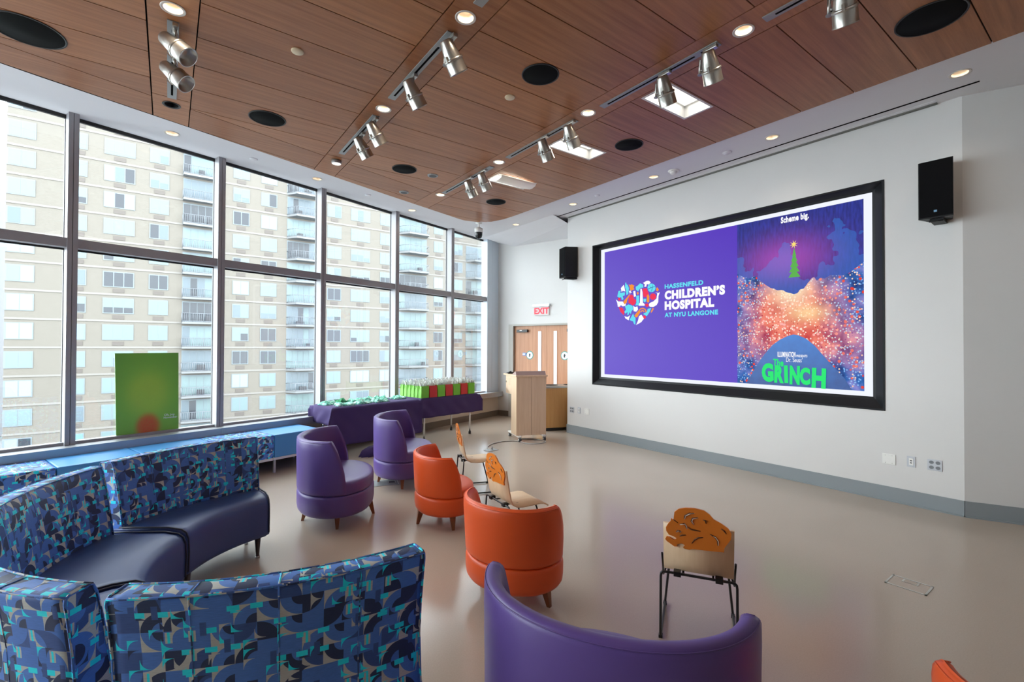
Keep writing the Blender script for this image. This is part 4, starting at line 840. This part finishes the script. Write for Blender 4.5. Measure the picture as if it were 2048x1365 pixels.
cloth(T1o, TL, .62, (.56, .02, .06, .26), 'purple tablecloth under the turquoise shirts, hanging nearly to the floor')
cloth(T2o, 1.31, TD, (.34, .12, .04, .05), 'purple tablecloth under the gift bags, hanging half way down')
b = MB(); b.loft([[(.20*math.cos(2*math.pi*k/24)*(1+.25*math.sin(3*k)), .13*math.sin(2*math.pi*k/24)*(1+.2*math.cos(5*k)), 0) for k in range(24)], [(.17*math.cos(2*math.pi*k/24)*(1+.2*math.sin(3*k+1)), .10*math.sin(2*math.pi*k/24)*(1+.2*math.cos(4*k)), .09) for k in range(24)], [(.08*math.cos(2*math.pi*k/24), .05*math.sin(2*math.pi*k/24), .13) for k in range(24)]])
o = b.build('cloth_heap', CLOTH, None, (T1o+tx*.62-ty*.06).to_tuple(), .3); tag(o, 'purple cloth bunched on the floor below the shirt table', 'cloth')
def shirt_mat():
    g = NG('tie_dye'); tc = g.n('ShaderNodeTexCoord'); n = g.n('ShaderNodeTexNoise'); n.inputs['Scale'].default_value = 26; n.inputs['Detail'].default_value = 5; n.inputs['Distortion'].default_value = 2.0; g.l(tc.outputs['Object'], n.inputs[0])
    r = g.n('ShaderNodeValToRGB'); e = r.color_ramp.elements; e[0].position = .36; e[0].color = (*lin((58, 158, 128)), 1); e[1].position = .62; e[1].color = (*lin((222, 246, 236)), 1); x = e.new(.48); x.color = (*lin((112, 212, 182)), 1)
    g.l(n.outputs['Fac'], r.inputs[0]); g.l(r.outputs[0], g.b.inputs['Base Color']); g.b.inputs['Roughness'].default_value = .85; return g.m
SHM = shirt_mat(); GRN2 = mat('green_shirt', lin((60, 150, 100)), .85, bump=.3, nscale=50)
def shirt(x, y, w, d, h, rz, m_, lb, lift=0.0):
    w *= .84; d *= .80
    rnd = random.Random(int(x*1000)); n = 15; b = MB(); ph = [rnd.uniform(0, 6) for _ in range(4)]
    def z(i, j):
        u, v = i/n, j/n; e = min(1, 8*min(u, 1-u, v, 1-v))**.5
        return e*h*(.44+.14*math.sin(u*8+ph[0]+2*math.sin(v*4+ph[3]))+.12*math.sin(v*9+ph[1]+u*4)+.05*math.sin(u*21+v*15+ph[2]))
    V = [[b.bm.verts.new(((i/n-.5)*w*(1+.06*math.sin(j*.9+ph[0])), (j/n-.5)*d*(1+.08*math.sin(i*.8+ph[1])), z(i, j))) for j in range(n+1)] for i in range(n+1)]
    for i in range(n):
        for j in range(n): f = b.bm.faces.new((V[i][j], V[i+1][j], V[i+1][j+1], V[i][j+1])); f.smooth = True
    B = [b.bm.verts.new(v.co*1) for v in []]
    loop = [V[i][0] for i in range(n)]+[V[n][j] for j in range(n)]+[V[i][n] for i in range(n, 0, -1)]+[V[0][j] for j in range(n, 0, -1)]
    b.bm.faces.new(loop[::-1])
    o = b.build('folded_shirt', m_, None, (T1o+tx*x+ty*y+Vector((0, 0, HT+.004+lift))).to_tuple(), ta+rz); tag(o, lb, 'shirt', 'folded shirts on the table')
for a_ in ((.13, .42, .28, .24, .085, .3, SHM, 'tie-dyed turquoise shirt at the left end of the table, back row'), (.26, .14, .32, .26, .075, -.15, SHM, 'tie-dyed turquoise shirt at the front left of the table'), (.37, .46, .24, .18, .10, .4, GRN2, 'plain green shirt lying in the back row, left part'),
 (.60, .44, .27, .24, .09, .1, SHM, 'tie-dyed turquoise shirt in the back row, third from the left'), (.56, .15, .32, .22, .08, .2, SHM, 'tie-dyed turquoise shirt in the front row, second from the left'), (.83, .45, .24, .24, .09, -.25, SHM, 'tie-dyed turquoise shirt in the back row, middle of the table'),
 (.88, .17, .30, .24, .085, .1, SHM, 'tie-dyed turquoise shirt in the front row, third from the left'), (1.07, .45, .25, .2, .095, .3, SHM, 'tie-dyed turquoise shirt in the back row, near the gift bags'), (1.32, .34, .26, .28, .08, -.1, SHM, 'tie-dyed turquoise shirt at the right end, against the gift bags')): shirt(*a_)
# gift bags
TISS = mat('clear_tissue', lin((226, 230, 226)), .25, spec=.6)
def tissue_mesh(seed):
    rnd = random.Random(seed); b = MB()
    for k in range(16):
        x, y = rnd.uniform(-.06, .06), rnd.uniform(-.028, .028); a = rnd.uniform(0, 3.14); w = rnd.uniform(.012, .03); h = rnd.uniform(.04, .105)
        dx, dy = math.cos(a)*w, math.sin(a)*w; lx_, ly_ = rnd.uniform(-.03, .03), rnd.uniform(-.02, .02)
        v = [b.bm.verts.new(p) for p in ((x-dx, y-dy, .17), (x+dx, y+dy, .17), (x+dx*.8+lx_*.5, y+dy*.8+ly_*.5, .20+h*.5), (x+lx_*1.3+dx*.2, y+ly_*1.3, .20+h), (x-dx*.8+lx_*.5, y-dy*.9+ly_*.5, .20+h*.55))]
        b.bm.faces.new(v[:3]); b.bm.faces.new((v[0], v[2], v[4])); b.bm.faces.new((v[4], v[2], v[3]))
    return b.mesh('tissue', TISS)
TM = [tissue_mesh(k) for k in range(4)]
def bag_mesh(m_):
    b = MB(); w, d, h = .080, .045, .205
    b.loft([[(-w, -d, 0), (w, -d, 0), (w, 0, 0), (w, d, 0), (-w, d, 0), (-w, 0, 0)], [(-w, -d, h*.45), (w, -d, h*.45), (w-.005, 0, h*.45), (w, d, h*.45), (-w, d, h*.45), (-w+.005, 0, h*.45)], [(-w, -d, h), (w, -d, h), (w-.018, 0, h), (w, d, h), (-w, d, h), (-w+.018, 0, h)]], True, False, smooth=False)
    return b.mesh('body', m_)
BM_ = {'g': bag_mesh(GREENB), 'r': bag_mesh(REDB)}
cols = 7; rows = 6; front = 'grgrgrg'; fx = .095; sxp = (1.31-.12)/6.6
ordn = ['first', 'second', 'third', 'fourth', 'fifth', 'sixth', 'last']
for i in range(cols):
    for j in range(rows):
        c = front[i] if j == 0 else ('g' if i == 0 or (i+j) % 2 == 0 else 'r')
        nm = 'green' if c == 'g' else 'red'
        if j == 0: lb = '%s paper gift bag in the front row, %s from the left' % (nm, ordn[i]) if i < 6 else 'green paper gift bag at the right end of the front row'
        elif i == 0: lb = 'green paper gift bag in the left column, %s behind the front corner bag' % ordn[j-1]
        else: lb = 'gift bag inside the block, only its clear tissue showing above the front row'
        p = T2o+tx*(.07+sxp*i+.02)+ty*(.06+.108*j)+Vector((0, 0, HT+.004))
        t = thing('gift_bag', lb, 'gift bag', p, ta+random.uniform(-.03, .03), 'gift bags with clear tissue on the table' if (j == 0 or i == 0) else 'gift bags inside the block')
        link('body', BM_[c], t); link('tissue', TM[(i*3+j) % 4], t)

# ------------------------------------------------------------------ children's plywood chairs
AN = mat('orange_cutout', lin((214, 118, 32)), .45); CUTD = mat('cutout_edge', lin((92, 48, 16)), .6); CUTL = mat('cutout_slot', lin((225, 208, 190)), .5)
anim = [(215, 190), (237, 205), (240, 170), (246, 132), (280, 105), (340, 93), (420, 97), (500, 120), (545, 155), (580, 200), (640, 235), (700, 280), (725, 330), (722, 380), (690, 430), (668, 462), (666, 503), (520, 492), (400, 480), (370, 488), (332, 480), (320, 468), (335, 448), (318, 434), (300, 430), (270, 438), (262, 452), (272, 460), (245, 462), (215, 440), (175, 410), (162, 390), (175, 365), (205, 372), (232, 396), (255, 395), (262, 380), (235, 362), (195, 348), (172, 310), (170, 275), (190, 240), (212, 215)]
slots_d = [[(330, 195), (335, 165), (375, 143), (415, 142)], [(410, 245), (390, 215), (400, 188), (445, 181)], [(490, 203), (512, 210), (515, 235)], [(365, 270), (385, 290), (420, 300), (470, 308)], [(290, 245), (330, 238), (345, 260), (350, 285)], [(640, 282), (665, 300), (682, 328)], [(395, 425), (420, 390), (450, 370), (490, 366)], [(550, 335), (590, 360), (612, 395), (614, 438)], [(258, 318), (275, 304), (296, 312), (290, 322)], [(290, 358), (315, 348), (345, 347)], [(235, 200), (275, 232)]]
def kid_chair(label, loc, th, stubs=False):
    t = thing('child_chair', label, 'chair', (*loc, 0), th-math.pi/2, 'plywood chairs with orange animal backs')
    W2 = .185
    pr = [(-.20, .665), (-.190, .60), (-.172, .50), (-.155, .42), (-.135, .385), (-.10, .366), (-.04, .358), (.05, .36), (.12, .362), (.17, .352), (.205, .33)]
    b = MB(); th_ = .011; L = []
    for i, (y, z) in enumerate(pr):
        d = Vector((pr[min(i+1, len(pr)-1)][0]-pr[max(i-1, 0)][0], pr[min(i+1, len(pr)-1)][1]-pr[max(i-1, 0)][1])).normalized(); n = Vector((-d.y, d.x))
        L.append(((y, z), (y-n.x*th_, z-n.y*th_)))
    b.loft([[(-W2, a[0], a[1]), (W2, a[0], a[1]), (W2, c[0], c[1]), (-W2, c[0], c[1])] for a, c in L]); o = b.build('shell', PLY, t)
    # orange animal laid on the rear face of the back
    def AP(px, py, off):
        s_ = (px-145)/605; v = (230+80*s_-py)/1603     # metres above the panel top
        k = v/.165; y = -.20+(-.010 if v > 0 else 0)*v/.1*1.0+(.0 if v > 0 else -v*.17); z = .665+v
        return ((s_-.5)*2*W2*1.0, y-off, z)
    b = MB(); b.prism([AP(x, y, .012) for x, y in anim], (0, -.010, 0)); b.build('animal_cutout', [AN], t)
    b = MB()
    for sl in slots_d: b.tube([AP(x, y, .0225) for x, y in sl], [.002]+[.0042]*(len(sl)-2)+[.002], 6)
    b.build('carved_line', CUTD, t)
    b = MB()
    for sl in (slots_d[0], slots_d[1], slots_d[7], slots_d[4], slots_d[8]): b.tube([AP(x+5, y+3, .0235) for x, y in sl], [.001]+[.0034]*(len(sl)-2)+[.001], 6)
    b.build('carved_slot', CUTL, t)
    def rod(pts, r=.0075):   # rounded corners
        out = [Vector(pts[0])]
        for p, q, s_ in zip(pts, pts[1:], pts[2:]):
            p, q, s_ = Vector(p), Vector(q), Vector(s_); d0 = (p-q).normalized()*.028; d1 = (s_-q).normalized()*.028
            out += [q+d0, q+d0*.35+d1*.1, q+d0*.1+d1*.35, q+d1]
        out.append(Vector(pts[-1])); return out
    b = MB(); 
    zt = .372
    b.tube(rod([(-.165, .09, .345), (-.2, .185, .012), (-.2, -.215, .012), (-.2, -.185, zt), (.2, -.185, zt), (.2, -.215, .012), (.2, .185, .012), (.165, .09, .345), (-.165, .09, .345)]), .0075, 8)
    if stubs:
        for s_ in (-1, 1): b.tube([(s_*.194, -.06, .30), (s_*.194, -.12, .40), (s_*.194, -.17, .47)], .006, 8); b.tube([(s_*.194, -.06, .30), (s_*.165, .09, .345)], .006, 8)
    b.tube([(-.08, -.17, .362), (-.08, .09, .345)], .006, 8); b.tube([(.08, -.17, .362), (.08, .09, .345)], .006, 8)
    b.build('frame', ROD, t)
    for x in (-.11, .11): b = MB(); b.box(x-.02, x+.02, -.20, -.155, zt-.014, zt+.014, .003); b.build('clip', ROD, t)
    for x in (-.2, .2):
        for y in (-.20, .17): b = MB(); b.box(x-.011, x+.011, y-.015, y+.015, 0, .018, .003); b.build('glide', BLACK, t)
kid_chair('child chair with orange squirrel back, alone in front of the big purple armchair', (2.60, 1.585), .545, True)
kid_chair('child chair with orange animal back just beyond the nearer orange armchair', (2.47, 3.20), -.12)
kid_chair('child chair with orange animal back, farthest from the camera, near the lectern cable', (2.99, 4.64), -.37)
# ------------------------------------------------------------------ the apartment block across the street
BY = 66.0
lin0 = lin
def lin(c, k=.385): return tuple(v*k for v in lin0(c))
BRK = NG('pale_brick')
def _brick():
    g = BRK; tc = g.n('ShaderNodeTexCoord'); mp = g.n('ShaderNodeMapping'); mp.inputs['Rotation'].default_value = (math.pi/2, 0, 0); g.l(tc.outputs['Object'], mp.inputs[0])
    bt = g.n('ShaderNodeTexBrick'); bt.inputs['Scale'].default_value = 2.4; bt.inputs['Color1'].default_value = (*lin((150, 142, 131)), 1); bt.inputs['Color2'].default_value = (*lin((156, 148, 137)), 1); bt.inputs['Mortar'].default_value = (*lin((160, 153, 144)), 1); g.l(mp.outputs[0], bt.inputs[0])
    g.l(bt.outputs[0], g.b.inputs['Base Color']); g.b.inputs['Roughness'].default_value = .9
_brick(); BRICK = BRK.m
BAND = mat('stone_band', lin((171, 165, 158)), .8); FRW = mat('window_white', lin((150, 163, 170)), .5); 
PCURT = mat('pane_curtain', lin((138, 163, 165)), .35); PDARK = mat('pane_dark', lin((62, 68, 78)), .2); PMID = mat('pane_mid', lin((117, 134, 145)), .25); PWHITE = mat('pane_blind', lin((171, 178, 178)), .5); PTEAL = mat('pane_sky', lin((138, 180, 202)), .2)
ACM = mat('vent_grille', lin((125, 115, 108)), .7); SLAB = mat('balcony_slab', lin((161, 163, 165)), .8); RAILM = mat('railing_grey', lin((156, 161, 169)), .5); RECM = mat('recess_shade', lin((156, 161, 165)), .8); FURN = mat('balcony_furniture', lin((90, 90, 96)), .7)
bld = thing('apartment_building', 'tall pale brick apartment building across the street, seen through the windows', 'building', (18, BY, -12))
O = Vector((18, BY, -12))
def bb(b, x0, x1, y0, y1, z0, z1, mi=0): b.box(x0-O.x, x1-O.x, y0-BY, y1-BY, z0-O.z, z1-O.z, mi=mi)
b = MB(); bb(b, -11.9, 28.2, BY, BY+14, -12, 34); bb(b, 28.2, 48.5, BY+.0, BY+14, -12, 34); b.build('wall', BRICK, bld)
floors = [12.765+2.845*k for k in range(-9, 7)]
b = MB()
for z in floors: bb(b, -11.95, 48.55, BY-.06, BY, z-.10, z+.10)
b.build('stone_band', BAND, bld)
random.seed(11)
cols_ = [(-11.85, -9.87, 2, 1), (-7.4, -6.02, 1, 1), (-4.71, -2.11, 3, 1), (-.85, .9, 2, 1), (7.19, 8.96, 2, 1), (10.23, 12.06, 2, 1), (18.3, 20.17, 2, 1), (21.48, 24.19, 3, 1), (25.7, 27.3, 2, 1), (34.4, 36.0, 2, 1), (37.2, 39.6, 3, 1)]
todo = []
for z in floors[1:]:
    for ci, c in enumerate(cols_): todo.append((abs(z+1.5-3)+(c[0]+8)*.25, z, ci))
todo.sort(); rest = MB(); rest_pane = []
WIN_MATS = [FRW, PCURT, PDARK, PMID, PWHITE, PTEAL]
def window_geo(b, x0, x1, n, z, rnd, corner=False):
    z0, z1 = z+.78, z+2.45; fr = .09
    bb(b, x0, x1, BY-.05, BY+.02, z0, z1)
    top = rnd.random(); style = rnd.choices((1, 4, 2, 3, 5), (5, 2, 3, 2, 1))[0]
    if corner: style = rnd.choice((4, 4, 1, 5, 1))
    w = (x1-x0-fr)/n
    split = rnd.random() < .45 and style in (2, 3)
    for k in range(n):
        a, c = x0+fr+w*k, x0+w*(k+1)
        s_ = style if rnd.random() < .85 else rnd.choice((1, 2, 3))
        if split:
            zm = z0+(z1-z0)*rnd.choice((.35, .4, .55)); bb(b, a, c, BY-.065, BY-.05, z0+fr, zm, s_); bb(b, a, c, BY-.065, BY-.05, zm, z1-fr, 1)
        else: bb(b, a, c, BY-.065, BY-.05, z0+fr, z1-fr, s_)
    if corner:
        bb(b, x0-.06, x0, BY-.05, BY+2.2, z0, z1); bb(b, x0-.075, x0-.06, BY+.1, BY+2.1, z0+fr, z1-fr, 5)
for i, (_, z, ci) in enumerate(todo):
    x0, x1, n, _v = cols_[ci]; rnd = random.Random(i*7+1)
    if i < 100:
        b = MB(); window_geo(b, x0, x1, n, z, rnd, ci == 0); w = b.build('window', WIN_MATS, bld)
        if ci != 0:
            v = MB(); xm = (x0+x1)/2; bb(v, xm-.48, xm+.48, BY-.04, BY, z+.20, z+.62); v.build('air_conditioner_grille', ACM, w)
    else:
        window_geo(rest, x0, x1, n, z, rnd, ci == 0)
        if ci: xm = (x0+x1)/2; bb(rest, xm-.48, xm+.48, BY-.04, BY, z+.20, z+.62, 6)
o = rest.build('upper_window', WIN_MATS+[ACM], bld); o['kind'] = 'stuff'
def balcony(x0, x1, z, depth, cham, seed):
    rnd = random.Random(seed); b = MB(); loc = lambda x, y, zz: (x-O.x, y-BY, zz-O.z)
    pts = [(x0, BY), (x0+cham, BY-depth), (x1-cham*.4, BY-depth), (x1, BY)]
    b.prism([loc(x, y, z-.14) for x, y in pts], (0, 0, .24)); s_ = b.build('balcony', SLAB, bld)
    r = MB(); 
    for zz in (z+.18, z+1.08):
        r.tube([loc(x, y, zz) for x, y in ((pts[0][0]+.05, BY-.02), (pts[1][0]+.03, BY-depth+.05), (pts[2][0]-.03, BY-depth+.05), (pts[3][0]-.05, BY-.02))], .035, 5)
    n = int((pts[2][0]-pts[1][0])/.20)
    for k in range(n+1): x = pts[1][0]+(pts[2][0]-pts[1][0])*k/n; r.tube([loc(x, BY-depth+.05, z+.12), loc(x, BY-depth+.05, z+1.08)], .018 if k % 5 else .035, 4)
    for k in range(1, 4): f = k/4; r.tube([loc(pts[0][0]+cham*f, BY-depth*f, z+.12), loc(pts[0][0]+cham*f, BY-depth*f, z+1.08)], .02, 4)
    r.build('railing', RAILM, s_)
    g = MB(); style = rnd.choice((1, 1, 2, 3)); bb(g, x0+.05, x1-.05, BY-.04, BY, z+.12, z+2.5); k = 5; w = (x1-x0-.2)/k
    for q in range(k):
        st = style if rnd.random() < .8 else rnd.choice((1, 2, 3)); bb(g, x0+.12+w*q, x0+.06+w*(q+1), BY-.055, BY-.04, z+.2, z+2.36, st)
    g.build('glass_door', WIN_MATS, s_)
    if rnd.random() < .6:
        f = MB(); x = rnd.uniform(x0+.8, x1-1.2); bb(f, x, x+rnd.uniform(.4, .9), BY-depth*.7, BY-depth*.4, z+.1, z+rnd.uniform(.5, .9)); f.build('patio_chair', FURN, s_)
for k, z in enumerate(floors[1:-1]):
    balcony(2.15, 5.9, z, .9, .05, 100+k); balcony(13.2, 16.75, z, 1.5, .9, 200+k); balcony(28.6, 33.2, z, 1.6, 1.0, 300+k)
    if z < 16: balcony(40.2, 45.5, z, 1.5, .9, 400+k)
far = thing('distant_building', 'greyish building sliver behind the pale apartment block at the left edge', 'building', (-24, 96, -12))
b = MB(); b.box(-14, 5.5, 0, 10, 0, 44); b.build('wall', mat('far_wall', lin((150, 150, 156)), .8), far)
for k in range(12):
    b = MB()
    b.box(-13, 5.0, -.06, 0, 2+3.4*k, 3.6+3.4*k); b.build('window_row', PDARK if k % 2 else PMID, far)
b = MB(); b.box(-60, 110, -15, 130, 0, .3); struct(b.build('street', mat('street_asphalt', lin((140, 140, 140)), .9), None, (0, 25, -12.4)))
